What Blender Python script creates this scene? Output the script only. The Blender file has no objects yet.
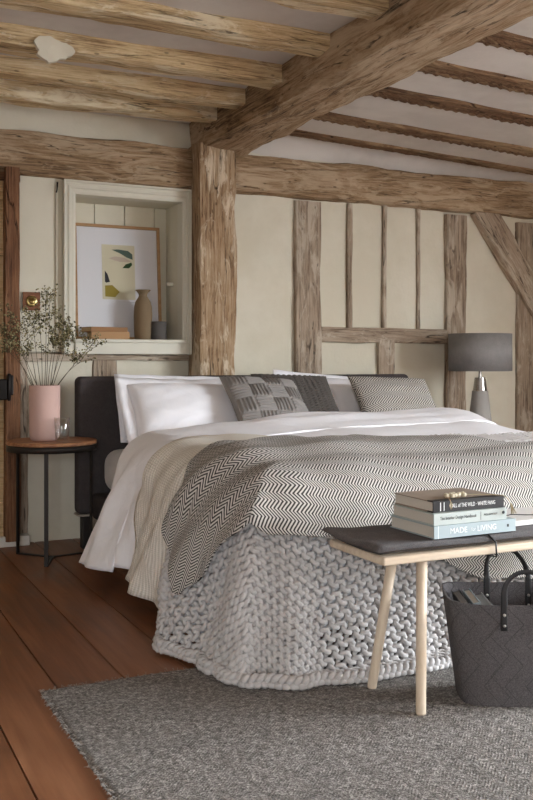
import bpy, bmesh, math, random
from math import sin, cos, pi, radians, hypot, sqrt, floor
from mathutils import Vector, Matrix, noise
random.seed(11)
SC = bpy.context.scene
COL = SC.collection
YAW = radians(25.8); FPX = 934.0; HZ = 360.0; CX = 266.5
CY, SY = cos(YAW), sin(YAW)

def ray(x):
    """horizontal direction of a photograph column, per unit depth"""
    k = (x - CX) / FPX
    return SY + CY * k, CY - SY * k
def at_y(x, y, Y):
    rx, ry = ray(x); t = Y / ry
    return Vector((t * rx, Y, 1 + (HZ - y) / FPX * t))
WALLY = 5.15
def W(x, y):
    return at_y(x, y, WALLY)

# ------------------------------------------------------------------ helpers
def smooth(a, b, x):
    t = min(max((x - a) / (b - a), 0), 1)
    return t * t * (3 - 2 * t)
def lerp(a, b, t): return a + (b - a) * t
def spline(pts, x):
    if x <= pts[0][0]: return pts[0][1]
    for (x0, y0), (x1, y1) in zip(pts, pts[1:]):
        if x <= x1: return lerp(y0, y1, smooth(x0, x1, x))
    return pts[-1][1]
def nz(x, y=0., z=0.): return noise.noise(Vector((x, y, z)))

class MB:
    def __init__(s): s.v = []; s.f = []; s.uv = None
    def add(s, vs, fs):
        b = len(s.v); s.v += [Vector(p) for p in vs]; s.f += [tuple(b + i for i in f) for f in fs]; return s
    def xf(s, m):
        s.v = [m @ p for p in s.v]; return s
    def bx(s, lo, hi, bev=0.0, seg=2):
        bm = bmesh.new(); bmesh.ops.create_cube(bm, size=1)
        c = [(a + b) / 2 for a, b in zip(lo, hi)]; d = [b - a for a, b in zip(lo, hi)]
        for q in bm.verts: q.co = Vector((c[0] + q.co.x * d[0], c[1] + q.co.y * d[1], c[2] + q.co.z * d[2]))
        if bev: bmesh.ops.bevel(bm, geom=bm.edges[:], offset=bev, segments=seg, profile=.5, affect='EDGES')
        bm.verts.index_update()
        s.add([q.co.copy() for q in bm.verts], [[q.index for q in f.verts] for f in bm.faces]); bm.free(); return s
    def lathe(s, prof, seg=32, c=(0, 0, 0), caps=True):
        vs = []; fs = []; n = len(prof)
        for r, z in prof:
            for k in range(seg):
                a = 2 * pi * k / seg; vs.append((c[0] + r * cos(a), c[1] + r * sin(a), c[2] + z))
        for i in range(n - 1):
            for k in range(seg):
                k2 = (k + 1) % seg
                fs.append((i * seg + k, i * seg + k2, (i + 1) * seg + k2, (i + 1) * seg + k))
        if caps:
            fs.append(tuple(range(seg))[::-1]); fs.append(tuple((n - 1) * seg + k for k in range(seg)))
        return s.add(vs, fs)
    def tube(s, pts, r, seg=8, closed=False, up=None, flat=1.0):
        pts = [Vector(p) for p in pts]; n = len(pts); vs = []; fs = []
        prev = up
        for i, p in enumerate(pts):
            if closed: t = pts[(i + 1) % n] - pts[i - 1]
            else: t = pts[min(i + 1, n - 1)] - pts[max(i - 1, 0)]
            if t.length < 1e-9: t = Vector((0, 0, 1))
            t.normalize()
            if prev is None: prev = Vector((0, 0, 1)) if abs(t.z) < .9 else Vector((1, 0, 0))
            a = t.cross(prev)
            if a.length < 1e-6: a = t.orthogonal()
            a.normalize(); b = a.cross(t).normalized()
            if up is None: prev = b
            rr = r(i / max(n - 1, 1)) if callable(r) else r
            for k in range(seg):
                g = 2 * pi * k / seg
                vs.append(p + a * rr * cos(g) + b * rr * flat * sin(g))
        m = n if closed else n - 1
        for i in range(m):
            j = (i + 1) % n
            for k in range(seg):
                k2 = (k + 1) % seg
                fs.append((i * seg + k, i * seg + k2, j * seg + k2, j * seg + k))
        if not closed:
            fs.append(tuple(range(seg))[::-1]); fs.append(tuple((n - 1) * seg + k for k in range(seg)))
        return s.add(vs, fs)
    def prism(s, poly, axis_from, axis_to, tr):
        """polygon (2d) extruded; tr maps (a,b,c)->Vector"""
        n = len(poly)
        vs = [tr(a, b, axis_from) for a, b in poly] + [tr(a, b, axis_to) for a, b in poly]
        fs = [tuple(range(n))[::-1], tuple(range(n, 2 * n))] + [(i, (i + 1) % n, n + (i + 1) % n, n + i) for i in range(n)]
        return s.add(vs, fs)
    def grid(s, nu, nv, fn, uvfn=None):
        vs = []; uv = []
        for j in range(nv + 1):
            for i in range(nu + 1):
                vs.append(fn(i / nu, j / nv))
                if uvfn: uv.append(uvfn(i / nu, j / nv))
        fs = [(j * (nu + 1) + i, j * (nu + 1) + i + 1, (j + 1) * (nu + 1) + i + 1, (j + 1) * (nu + 1) + i) for j in range(nv) for i in range(nu)]
        b = len(s.v)
        s.add(vs, fs)
        if uvfn:
            s.uv = (s.uv or [(0, 0)] * b) + uv
        return s
    def build(s, name, mat, parent=None, loc=None, flat=False, fix=True, rot=None):
        me = bpy.data.meshes.new(name)
        me.from_pydata([tuple(p) for p in s.v], [], s.f)
        if s.uv:
            L = me.uv_layers.new(name='UVMap')
            for lp in me.loops: L.data[lp.index].uv = s.uv[lp.vertex_index]
        if fix:
            bm = bmesh.new(); bm.from_mesh(me); bmesh.ops.recalc_face_normals(bm, faces=bm.faces[:]); bm.to_mesh(me); bm.free()
        o = bpy.data.objects.new(name, me); COL.objects.link(o)
        for m in (mat if isinstance(mat, (list, tuple)) else [mat]): me.materials.append(m)
        for p in me.polygons: p.use_smooth = not flat
        if parent: o.parent = parent
        if loc is not None: o.location = loc
        if rot is not None: o.rotation_euler = rot
        return o

def sharp(o, deg=35):
    """smooth shading with sharp creases kept"""
    me = o.data; bm = bmesh.new(); bm.from_mesh(me)
    for e in bm.edges:
        e.smooth = len(e.link_faces) == 2 and e.calc_face_angle(0) < radians(deg)
    bm.to_mesh(me); bm.free(); return o
def tag(o, label=None, cat=None, group=None, kind=None):
    if label: o['label'] = label
    if cat: o['category'] = cat
    if group: o['group'] = group
    if kind: o['kind'] = kind
    return o
def empty(name, loc, rz=0, **k):
    o = bpy.data.objects.new(name, None); COL.objects.link(o); o.location = loc; o.rotation_euler = (0, 0, rz)
    o.empty_display_size = .05
    return tag(o, **k)
def dup(root, loc, rz=None, **k):
    r = root.copy(); COL.objects.link(r); r.location = loc
    if rz is not None: r.rotation_euler = (0, 0, rz)
    tag(r, **k)
    for ch in list(root.children):
        c = ch.copy(); COL.objects.link(c); c.parent = r
        for g in list(ch.children):
            d = g.copy(); COL.objects.link(d); d.parent = c
    return r
def solid(o, t, off=0.0):
    m = o.modifiers.new('thickness', 'SOLIDIFY'); m.thickness = t; m.offset = off; m.use_even_offset = False; return o
def subd(o, n=1):
    m = o.modifiers.new('smooth', 'SUBSURF'); m.levels = n; m.render_levels = n; return o

# ------------------------------------------------------------------ materials
class NT:
    def __init__(s, name):
        s.m = bpy.data.materials.new(name); s.m.use_nodes = True; s.t = s.m.node_tree
        s.t.nodes.clear()
        s.out = s.t.nodes.new('ShaderNodeOutputMaterial')
        s.p = s.t.nodes.new('ShaderNodeBsdfPrincipled')
        s.t.links.new(s.p.outputs[0], s.out.inputs[0])
        s.set(**{'Roughness': .8, 'Specular IOR Level': .3})
    def link(s, a, sock):
        if isinstance(a, bpy.types.NodeSocket): s.t.links.new(a, sock)
        else:
            if sock.type == 'RGBA' and len(a) == 3: a = (*a, 1)
            sock.default_value = a
    def set(s, **k):
        for n, v in k.items(): s.link(v, s.p.inputs[n])
        return s
    def n(s, typ, props=None, ins=None, out=0):
        nd = s.t.nodes.new('ShaderNode' + typ)
        for a, b in (props or {}).items(): setattr(nd, a, b)
        for a, b in (ins or {}).items(): s.link(b, nd.inputs[a])
        return nd.outputs[out]
    def obj(s, rnd=False):
        c = s.n('TexCoord', out='Object') if False else s.t.nodes.new('ShaderNodeTexCoord').outputs['Object']
        if rnd:
            r = s.t.nodes.new('ShaderNodeObjectInfo').outputs['Random']
            o = s.math('MULTIPLY', r, 37.0)
            c = s.n('VectorMath', {'operation': 'ADD'}, {0: c, 1: s.n('CombineXYZ', None, {0: o, 1: o, 2: o})})
        return c
    def uv(s): return s.t.nodes.new('ShaderNodeTexCoord').outputs['UV']
    def map(s, c, sc=(1, 1, 1), loc=(0, 0, 0), rot=(0, 0, 0)):
        return s.n('Mapping', None, {0: c, 1: loc, 2: rot, 3: sc})
    def noise(s, c, scale=1., detail=4., rough=.55, dist=0.):
        return s.n('TexNoise', None, {'Vector': c, 'Scale': scale, 'Detail': detail, 'Roughness': rough, 'Distortion': dist}, out=0)
    def math(s, op, a, b=0., c=0., clamp=False):
        return s.n('Math', {'operation': op, 'use_clamp': clamp}, {0: a, 1: b, 2: c})
    def rng(s, x, a, b, c=0., d=1.):
        return s.n('MapRange', {'interpolation_type': 'SMOOTHSTEP'}, {0: x, 1: a, 2: b, 3: c, 4: d})
    def ramp(s, x, stops):
        nd = s.t.nodes.new('ShaderNodeValToRGB'); s.link(x, nd.inputs[0]); e = nd.color_ramp.elements
        while len(e) < len(stops): e.new(.5)
        for q, (p, c) in zip(e, stops): q.position = p; q.color = (*c, 1)
        return nd.outputs[0]
    def mix(s, f, a, b, mode='MIX'):
        nd = s.t.nodes.new('ShaderNodeMix'); nd.data_type = 'RGBA'; nd.blend_type = mode
        s.link(f, nd.inputs[0]); s.link(a, nd.inputs[6]); s.link(b, nd.inputs[7]); return nd.outputs[2]
    def sep(s, c): return s.t.nodes.new('ShaderNodeSeparateXYZ'), s.t.links.new(c, s.t.nodes[-1].inputs[0])
    def xyz(s, c):
        nd = s.t.nodes.new('ShaderNodeSeparateXYZ'); s.t.links.new(c, nd.inputs[0]); return nd.outputs[0], nd.outputs[1], nd.outputs[2]
    def bump(s, h, strength=.3, dist=.01):
        b = s.n('Bump', None, {'Strength': strength, 'Distance': dist, 'Height': h})
        s.link(b, s.p.inputs['Normal']); return s

def hexc(h):
    v = [int(h[i:i + 2], 16) / 255 for i in (0, 2, 4)]
    return tuple(c / 12.92 if c <= .04045 else ((c + .055) / 1.055) ** 2.4 for c in v)

def plain(name, col, rough=.7, metal=0., spec=.3, bump=None):
    t = NT(name); t.set(**{'Base Color': col, 'Roughness': rough, 'Metallic': metal, 'Specular IOR Level': spec})
    if bump: t.bump(t.noise(t.obj(), bump[0], 3), bump[1], bump[2])
    return t.m

def wood_old(name, dark, mid, light, pale, pale_amt=.5, worm=.5, rough=.85):
    t = NT(name); c = t.obj(True)
    g = t.noise(t.map(c, (2.0, 24, 24)), 1.0, 8, .68, 1.1)
    f = t.noise(t.map(c, (3.5, 120, 120)), 1.0, 5, .7)
    bl = t.noise(t.map(c, (2.4, 5.5, 5.5)), 1.0, 6, .65, .7)
    b2 = t.noise(t.map(c, (3.2, 13, 13), (7, 3, 1)), 1.0, 8, .7, 1.2)
    b3 = t.noise(t.map(c, (1.1, 3, 3), (2, 8, 5)), 1.0, 3, .5)
    x = t.math('ADD', t.math('MULTIPLY', g, .5), t.math('MULTIPLY', bl, .5))
    x = t.math('ADD', x, t.math('MULTIPLY', t.math('SUBTRACT', f, .5), .95))
    x = t.math('ADD', x, t.math('MULTIPLY', t.math('SUBTRACT', b3, .5), .35))
    col = t.ramp(x, [(.30, dark), (.46, mid), (.64, light)])
    pm = t.math('MULTIPLY', t.rng(t.math('ADD', b2, t.math('MULTIPLY', t.math('SUBTRACT', b3, .5), .5)), .50, .62), pale_amt)
    col = t.mix(pm, col, pale)
    cr = t.noise(t.map(c, (.8, 10, 10), (3, 9, 2)), 1.0, 4, .55, .5)
    crack = t.rng(t.math('ABSOLUTE', t.math('SUBTRACT', cr, .5)), .0, .014, 1., 0.)
    crack = t.math('MULTIPLY', crack, t.rng(bl, .45, .58))
    col = t.mix(t.math('MULTIPLY', crack, .85), col, tuple(q * .3 for q in dark))
    wh = t.n('TexVoronoi', None, {'Vector': t.map(c, (9, 22, 22)), 'Scale': 1.0}, out=0)
    hole = t.rng(wh, .06, .13, worm, 0.)
    col = t.mix(hole, col, tuple(q * .35 for q in dark))
    t.set(**{'Base Color': col, 'Roughness': rough, 'Specular IOR Level': .12})
    h = t.math('SUBTRACT', t.math('ADD', t.math('MULTIPLY', g, .9), t.math('MULTIPLY', f, .4)), t.math('ADD', t.math('MULTIPLY', crack, .8), hole))
    t.bump(t.math('ADD', h, t.math('MULTIPLY', pm, .25)), .8, .014)
    return t.m

M = {}
M['oak'] = wood_old('old_oak', hexc('574536'), hexc('907659'), hexc('ad9479'), hexc('c6b196'), .6)
M['oak_post'] = wood_old('old_oak_post', hexc('644b38'), hexc('a08466'), hexc('bba488'), hexc('dccbb2'), .85)
M['oak_joist'] = wood_old('old_oak_joist', hexc('846b4f'), hexc('c6ad86'), hexc('dcc8a2'), hexc('ece0c4'), .85)
M['oak_grey'] = wood_old('old_oak_grey', hexc('665548'), hexc('9a8875'), hexc('b1a08d'), hexc('cabdab'), .65)
M['oak_lath'] = wood_old('old_oak_lath', hexc('463225'), hexc('6d533e'), hexc('8b6e54'), hexc('ad9372'), .5, 1.)
M['door_oak'] = wood_old('door_oak', hexc('4c3222'), hexc('735039'), hexc('8a6448'), hexc('967255'), .2, .3, .55)
M['door_pine'] = wood_old('door_pine', hexc('a88a63'), hexc('c2a47a'), hexc('d0b68e'), hexc('d8c29c'), .2, .1, .6)

def plaster(name, col, col2, bump=.35):
    t = NT(name); c = t.obj()
    a = t.noise(c, 1.3, 4, .55); b = t.noise(c, 9, 5, .6); d = t.noise(c, 60, 3, .6)
    x = t.math('ADD', t.math('MULTIPLY', a, .7), t.math('MULTIPLY', b, .3))
    t.set(**{'Base Color': t.mix(t.rng(x, .38, .62), col, col2), 'Roughness': .95, 'Specular IOR Level': .1})
    t.bump(t.math('ADD', b, t.math('MULTIPLY', d, .25)), bump, .012)
    return t.m
M['plaster'] = plaster('lime_plaster', hexc('cfc8b5'), hexc('d8d2c1'))
M['ceil'] = plaster('ceiling_plaster', hexc('c4bdb6'), hexc('d2ccc5'))
M['white_wall'] = plaster('plain_wall', hexc('cfcac0'), hexc('d6d1c8'), .15)
M['paint'] = plaster('cream_paint', hexc('cfcab7'), hexc('d6d1c0'), .06)
M['paint_frame'] = plain('cream_gloss_paint', hexc('d3cfc0'), .5)
M['stone'] = plaster('white_skirting', hexc('cfcac0'), hexc('dad6cd'), .2)

# wide floor boards, run along y; board edges at x = .875 + k*.21
t = NT('floor_boards'); c = t.obj(); X, Y, Z = t.xyz(c)
bi = t.math('FLOOR', t.math('DIVIDE', t.math('SUBTRACT', X, .875), .21))
wn = t.n('TexWhiteNoise', {'noise_dimensions': '1D'}, {'W': bi}, out=0)
off = t.math('MULTIPLY', wn, 30.)
cc = t.n('VectorMath', {'operation': 'ADD'}, {0: c, 1: t.n('CombineXYZ', None, {0: off, 1: off, 2: off})})
g = t.noise(t.map(cc, (30, 1.6, 30)), 1, 6, .6, .3)
bl = t.noise(t.map(cc, (5, 1.5, 5)), 1, 4, .6, .8)
kn = t.noise(t.map(cc, (7, 3.0, 7)), 1, 2, .5, .5)
col = t.ramp(t.math('ADD', t.math('MULTIPLY', g, .45), t.math('MULTIPLY', bl, .55)), [(.32, hexc('56351f')), (.5, hexc('7d5034')), (.68, hexc('98694a'))])
col = t.mix(t.rng(kn, .66, .78, 0., .55), col, hexc('4a2a18'))
col = t.mix(t.math('MULTIPLY', t.math('SUBTRACT', wn, .3), .3), col, hexc('a2724e'))
t.set(**{'Base Color': col, 'Roughness': t.rng(bl, .3, .7, .38, .52), 'Specular IOR Level': .4})
t.bump(t.math('ADD', g, t.math('MULTIPLY', bl, .6)), .12, .004); M['floor'] = t.m

# woven grey rug
t = NT('rug_weave'); c = t.obj(); X, Y, Z = t.xyz(c)
wob = t.math('MULTIPLY', t.noise(c, 9, 2), .02)
pp = t.math('PINGPONG', t.math('ADD', X, wob), .03)
s1 = t.math('SINE', t.math('MULTIPLY', t.math('ADD', Y, pp), 2 * pi / .011))
sp = t.noise(t.map(c, (1, 1, 1)), 170, 3, .75); sp2 = t.noise(c, 70, 3, .7); lg = t.noise(c, 4, 3)
x = t.math('ADD', t.math('MULTIPLY', sp, .55), t.math('MULTIPLY', sp2, .45))
x = t.math('ADD', x, t.math('MULTIPLY', s1, .012))
col = t.ramp(x, [(.34, hexc('3e3b38')), (.5, hexc('827d78')), (.66, hexc('cbc5be'))])
col = t.mix(t.rng(lg, .35, .7, 0., .25), col, hexc('787470'))
t.set(**{'Base Color': col, 'Roughness': .95, 'Specular IOR Level': .1})
t.bump(t.math('ADD', t.math('MULTIPLY', s1, .09), t.math('MULTIPLY', x, 2.)), .9, .008); M['rug'] = t.m
M['rug_fibre'] = plain('rug_fibre', hexc('a29c95'), .95, 0, .1)

# white cotton
def cotton(name, col, sc=1.0):
    t = NT(name); c = t.obj()
    a = t.noise(t.map(c, (1, 1, 1)), 9 * sc, 4, .55, .9); b = t.noise(c, 260, 2)
    t.set(**{'Base Color': col, 'Roughness': .85, 'Specular IOR Level': .15, 'Sheen Weight': .1})
    t.bump(t.math('ADD', a, t.math('MULTIPLY', b, .05)), .3, .02); return t.m
M['cotton'] = cotton('white_cotton', hexc('f3f2f6'))
M['sheet'] = cotton('mattress_cotton', hexc('dcd8d6'))

def knit_fine(name, c0, c1, rib=.012):
    t = NT(name); u, v, _ = t.xyz(t.uv())
    s1 = t.math('SINE', t.math('MULTIPLY', v, 2 * pi / rib)); s2 = t.math('SINE', t.math('MULTIPLY', u, 2 * pi / .008))
    h = t.math('ADD', t.math('MULTIPLY', s1, .7), t.math('MULTIPLY', s2, .3))
    t.set(**{'Base Color': t.mix(t.rng(h, -.9, .6), c0, c1), 'Roughness': .95, 'Specular IOR Level': .1})
    t.bump(h, .5, .004); return t.m
M['beige'] = knit_fine('cream_knit', hexc('d0c9bd'), hexc('e8e2d8'))

def herring(name, dark, light, band, per, duty=.5, soft=.25, src='UV', fade=0., rot=0.):
    t = NT(name); cc = t.uv() if src == 'UV' else t.obj()
    cr = t.map(cc, rot=(0, 0, rot)) if rot else cc
    u, v, _ = t.xyz(cr)
    nn = t.math('MULTIPLY', t.math('SUBTRACT', t.noise(cc, 60, 2), .5), .003)
    pp = t.math('PINGPONG', v, band)
    s = t.math('FRACT', t.math('DIVIDE', t.math('ADD', t.math('ADD', u, pp), nn), per))
    tri = t.math('MULTIPLY', t.math('ABSOLUTE', t.math('SUBTRACT', s, .5)), 2.)
    m = t.rng(tri, duty - soft, duty + soft)
    if fade: m = t.math('MULTIPLY_ADD', m, 1 - fade, fade / 2)
    t.set(**{'Base Color': t.mix(m, dark, light), 'Roughness': .95, 'Specular IOR Level': .1})
    t.bump(t.math('ADD', m, t.noise(cc, 400, 2)), .25, .003); return t.m
M['herring'] = herring('herringbone_wool', hexc('3b3937'), hexc('cfcbc5'), .0215, .0108, .5, .22, rot=radians(9))
M['herring_cushion'] = herring('herringbone_cushion_wool', hexc('55524e'), hexc('cdc8c0'), .045, .016, .5, .25)
M['chunky'] = plain('chunky_wool', hexc('c2bebc'), .95, 0, .1, (90, .35, .006))
M['emboss'] = plain('grey_embossed_wool', hexc('8b8682'), .95, 0, .1, (200, .4, .003))
M['darkknit'] = plain('charcoal_knit_wool', hexc('544f4b'), .95, 0, .1, (200, .4, .003))
def fabric(name, a, b, sc=420):
    t = NT(name); c = t.obj(); x = t.noise(c, sc, 2, .6); y = t.noise(c, 30, 3)
    t.set(**{'Base Color': t.mix(t.rng(t.math('ADD', t.math('MULTIPLY', x, .8), t.math('MULTIPLY', y, .2)), .35, .65), a, b), 'Roughness': .95, 'Specular IOR Level': .1})
    t.bump(x, .4, .003); return t.m
M['charcoal'] = fabric('charcoal_upholstery', hexc('3d3838'), hexc('514b4a'))
M['pad'] = fabric('seat_pad_felt', hexc('5a5858'), hexc('787576'))
M['shade'] = fabric('lamp_shade_linen', hexc('7d7a79'), hexc('918e8c'))
M['concrete'] = plain('concrete', hexc('a09c97'), .9, 0, .15, (120, .2, .003))
M['darkpot'] = plain('dark_clay', hexc('56524f'), .8, 0, .2, (80, .3, .003))
M['chrome'] = plain('brushed_steel', hexc('a9a5a1'), .25, 1.)
M['iron'] = plain('black_iron', hexc('35302d'), .5, .6)
M['latch'] = plain('latch_iron', hexc('25211f'), .45, .7)
M['brass'] = plain('brass', hexc('ab9663'), .3, 1.)
M['bench_wood'] = None
def wood_new(name, a, b, gsc=(3, 40, 40), rough=.5):
    t = NT(name); c = t.obj(True); g = t.noise(t.map(c, gsc), 1, 5, .6, .5)
    t.set(**{'Base Color': t.mix(t.rng(g, .3, .7), a, b), 'Roughness': rough}); t.bump(g, .1, .002); return t.m
M['bench_wood'] = wood_new('pale_ash', hexc('cdb9a1'), hexc('dfcfba'))
M['bench_leg'] = wood_new('pale_ash_leg', hexc('cdb9a1'), hexc('dfcfba'), (40, 40, 3))
M['table_wood'] = wood_new('table_acacia', hexc('7a4d34'), hexc('b07f58'), (4, 34, 34), .5)
M['frame_wood'] = wood_new('frame_oak', hexc('a07c56'), hexc('b48f66'))
M['paper_white'] = plain('paper_mount', hexc('dfdfe3'), .8)
M['print'] = plain('print_paper', hexc('cfc8ae'), .8)
M['pink'] = plain('pink_ceramic', hexc('c2a298'), .75, 0, .2, (60, .12, .003))
M['taupe'] = plain('taupe_stoneware', hexc('7d6a52'), .75, 0, .2, (90, .25, .003))
M['bookbrown'] = plain('tan_cloth_cover', hexc('b18c66'), .8)
M['bookbrown2'] = plain('brown_cloth_cover', hexc('96704e'), .8)
M['oldpages'] = plain('aged_pages', hexc('c3a47b'), .9)
M['felt'] = None
t = NT('bag_felt'); u, v, _ = t.xyz(t.uv()); x = t.noise(t.obj(), 300, 3, .7)
zig = t.math('ADD', u, t.math('PINGPONG', v, .06))
ln = t.math('ABSOLUTE', t.math('SUBTRACT', t.math('FRACT', t.math('DIVIDE', zig, .07)), .5))
zig2 = t.math('SUBTRACT', u, t.math('PINGPONG', t.math('ADD', v, .03), .06))
ln2 = t.math('ABSOLUTE', t.math('SUBTRACT', t.math('FRACT', t.math('DIVIDE', zig2, .14)), .5))
line = t.math('MINIMUM', t.rng(ln, .0, .03), t.rng(ln2, 0., .015))
t.set(**{'Base Color': t.mix(line, hexc('403d3e'), t.mix(t.rng(x, .35, .65), hexc('4d4a4b'), hexc('676364'))), 'Roughness': .95, 'Specular IOR Level': .1})
t.bump(t.math('ADD', t.math('MULTIPLY', line, .8), t.math('MULTIPLY', x, .5)), .5, .004); M['felt'] = t.m
M['leather'] = plain('black_leather', hexc('232122'), .45, 0, .4)
M['steel'] = plain('rivet_steel', hexc('b8b5b2'), .3, 1.)
M['pages'] = None
t = NT('book_pages'); z = t.xyz(t.obj())[2]
s = t.math('SINE', t.math('ADD', t.math('MULTIPLY', z, 2 * pi / .0016), t.noise(t.obj(), 20, 2)))
t.set(**{'Base Color': t.mix(t.rng(s, -1, 1), hexc('bdb6ab'), hexc('d6d0c5')), 'Roughness': .9}); M['pages'] = t.m
M['cover_blue'] = plain('pale_blue_cover', hexc('a3b1b5'), .6)
M['cover_mist'] = plain('pale_grey_green_cover', hexc('b3bbb7'), .6)
M['cover_black'] = plain('black_spine_cover', hexc('2a2828'), .55)
M['cover_tan'] = plain('stone_grey_cover', hexc('97897b'), .7)
M['cover_grey'] = plain('grey_cover', hexc('8b8987'), .7)
M['ink_white'] = plain('white_lettering', hexc('f2f2f0'), .6)
M['ink_dark'] = plain('dark_lettering', hexc('34383a'), .6)
M['ink_grey'] = plain('pale_lettering', hexc('e9eeee'), .6)
M['bead'] = plain('cream_bead', hexc('cfc5ad'), .6)
M['string'] = plain('jute_string', hexc('b5a88c'), .9)
M['stem'] = plain('dry_stem', hexc('4c3f2b'), .9)
M['leafy'] = plain('dry_olive_leaf', hexc('56523a'), .9)
M['blossom'] = plain('dry_cream_blossom', hexc('958c66'), .9)
for k, h in (('s_green', '55665c'), ('s_pink', 'bfae9f'), ('s_leaf', '2f4a2a'), ('s_dark', '36343a'), ('s_ochre', '96853a')):
    M[k] = plain('print_' + k[2:], hexc(h), .8)
def glassy(name, tint, ior, fac_min):
    t = NT(name); t.t.nodes.remove(t.p)
    tr = t.n('BsdfTransparent', None, {0: (*tint, 1)}); gl = t.n('BsdfGlossy', None, {'Color': (1, 1, 1, 1), 'Roughness': .03})
    fc = t.n('LayerWeight', None, {'Blend': .5}, out=1)
    fr = t.math('ADD', t.math('MULTIPLY', t.math('POWER', fc, 3.), (ior - 1) * 1.3), fac_min)
    mx = t.n('MixShader', None, {0: fr, 1: tr, 2: gl}); t.t.links.new(mx, t.out.inputs[0]); return t.m
M['pane'] = glassy('picture_glass', (.97, .97, .97), 1.3, .0)
M['glass'] = glassy('tumbler_glass', (.94, .95, .95), 1.5, .07)
M['water'] = glassy('water', (.93, .94, .95), 1.3, .05)

# ------------------------------------------------------------------ timbers
def timber(name, p0, p1, w, h, mat, seed=0, rough=.006, bow=.0, up=(0, 0, 1), label=None, taper=None, kind='structure', cat=None, group=None, chew=1.0):
    """old hewn timber: p0->p1 centre line; w sideways, h along 'up'"""
    p0 = Vector(p0); p1 = Vector(p1); L = (p1 - p0).length; ax = (p1 - p0).normalized()
    upv = Vector(up); side = upv.cross(ax).normalized(); upv = ax.cross(side).normalized()
    n = max(int(L / .045), 6); mb = MB(); k = 6
    ring = []
    for a in range(4):
        for i in range(k):
            s = -1 + 2 * i / k
            ring.append([(s, -1), (1, s), (-s, 1), (-1, -s)][a])
    m = len(ring)
    def fn(i, j):
        x = (i / n - .5) * L; y, z = ring[j]
        tw = taper(i / n) if taper else 1.0
        # rounded, worn arrises
        rr = .05 + .30 * max(0, nz(x * 2.2 + seed, y * 3, z * 3 + 9) - .12) * chew
        cy = y * (1 - rr * max(0, abs(z) - .6) / .4); cz = z * (1 - rr * max(0, abs(y) - .6) / .4)
        P = Vector((x, cy * w / 2 * tw, cz * h / 2))
        q = Vector((x * 3 + seed * 7, P.y * 9, P.z * 9))
        d = noise.noise(q) * rough * 1.3 + noise.noise(q * 3.1) * rough * .7
        low = noise.noise(Vector((x * .9 + seed * 3, y * .6, z * .6))) * rough * 1.0
        P += Vector((0, y, z)) * (d + low)
        P.z += bow * (1 - (2 * x / L) ** 2) + nz(x * .7, seed) * rough * 1.2
        return P
    vs = [fn(i, j) for i in range(n + 1) for j in range(m)]
    fs = [(i * m + j, i * m + (j + 1) % m, (i + 1) * m + (j + 1) % m, (i + 1) * m + j) for i in range(n) for j in range(m)]
    fs += [tuple(range(m))[::-1], tuple(n * m + j for j in range(m))]
    mb.add(vs, fs)
    o = sharp(mb.build(name, mat), 28)
    R = Matrix((ax, side, upv)).transposed().to_4x4()
    o.matrix_world = Matrix.Translation((p0 + p1) / 2) @ R
    return tag(o, label, cat, group, kind)

def wall_timber(name, x0, y0, x1, y1, mat, label, seed, proud=.03, back=5.2, vertical=True, rough=.005, Yf=WALLY):
    """timber set into the back wall whose face is seen at photograph columns x0..x1, rows y0..y1"""
    a = at_y(x0, y0, Yf); b = at_y(x1, y1, Yf)
    yc = (Yf + back) / 2; d = back - Yf
    if vertical:
        return timber(name, ((a.x + b.x) / 2, yc, b.z), ((a.x + b.x) / 2, yc, a.z), d, b.x - a.x, mat, seed, rough, up=(1, 0, 0), label=label)
    return timber(name, (a.x, yc, (a.z + b.z) / 2), (b.x, yc, (a.z + b.z) / 2), d, a.z - b.z, mat, seed, rough, label=label)

# ------------------------------------------------------------------ room shell
RX0, RX1, RY0, RY1 = -2.3, 5.3, -2.2, 5.18
ZB = 2.62
def box_struct(name, lo, hi, mat, label=None):
    return tag(MB().bx(lo, hi).build(name, mat, flat=True), label, kind='structure')

# floor of wide boards with open joints: one continuous profile
prof = []
x = .875 - .21 * 16
while x < RX1 + .2:
    prof += [(x + .0032, 0), (x + .0045, .0), (x + .2060, 0), (x + .2072, -.0005), (x + .2072, -.009), (x + .2128, -.009), (x + .2128, -.0005)]
    x += .21
mb = MB(); nP = len(prof)
mb.add([(p, RY0 - .1, z) for p, z in prof] + [(p, RY1 + .1, z) for p, z in prof], [(i, i + 1, nP + i + 1, nP + i) for i in range(nP - 1)])
fl = mb.build('floor', M['floor'], flat=True, fix=False); tag(fl, 'polished reddish brown wide timber floor boards', kind='structure')
# a butt joint across one board near the camera
tag(MB().bx((.247, 1.978, -.004), (.455, 1.982, .0006)).build('floor_joint', M['iron'], flat=True), 'dark cross joint between two floor boards', kind='structure')

# niche opening in the back wall, seen at columns 75..180 rows 196..340
nA = W(75, 196); nB = W(180.5, 340)
nx0, nx1, nz0, nz1 = nA.x - .005, nB.x, nB.z, 1.92
ND = .25
back = empty('wall_back', (0, 0, 0)); tag(back, 'cream lime plaster wall with exposed timbers behind the bed', kind='structure')
def plaster_panel(x0, x1, z0, z1, mat, seed):
    n = max(int((x1 - x0) / .05), 2); m = max(int((z1 - z0) / .05), 2)
    def fn(a, b):
        x = lerp(x0, x1, a); z = lerp(z0, z1, b)
        return Vector((x, RY1 + nz(x * 2.3, z * 2.3, seed) * .006, z))
    return MB().grid(n, m, fn).build('plaster', mat, back, fix=False)
plaster_panel(RX0, nx0, -.02, ZB, M['plaster'], 1); plaster_panel(nx1, RX1, -.02, ZB, M['plaster'], 2)
plaster_panel(nx0, nx1, -.02, nz0, M['plaster'], 3); plaster_panel(nx0, nx1, nz1, ZB, M['plaster'], 4)
mb = MB(); Yb = WALLY + ND
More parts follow.
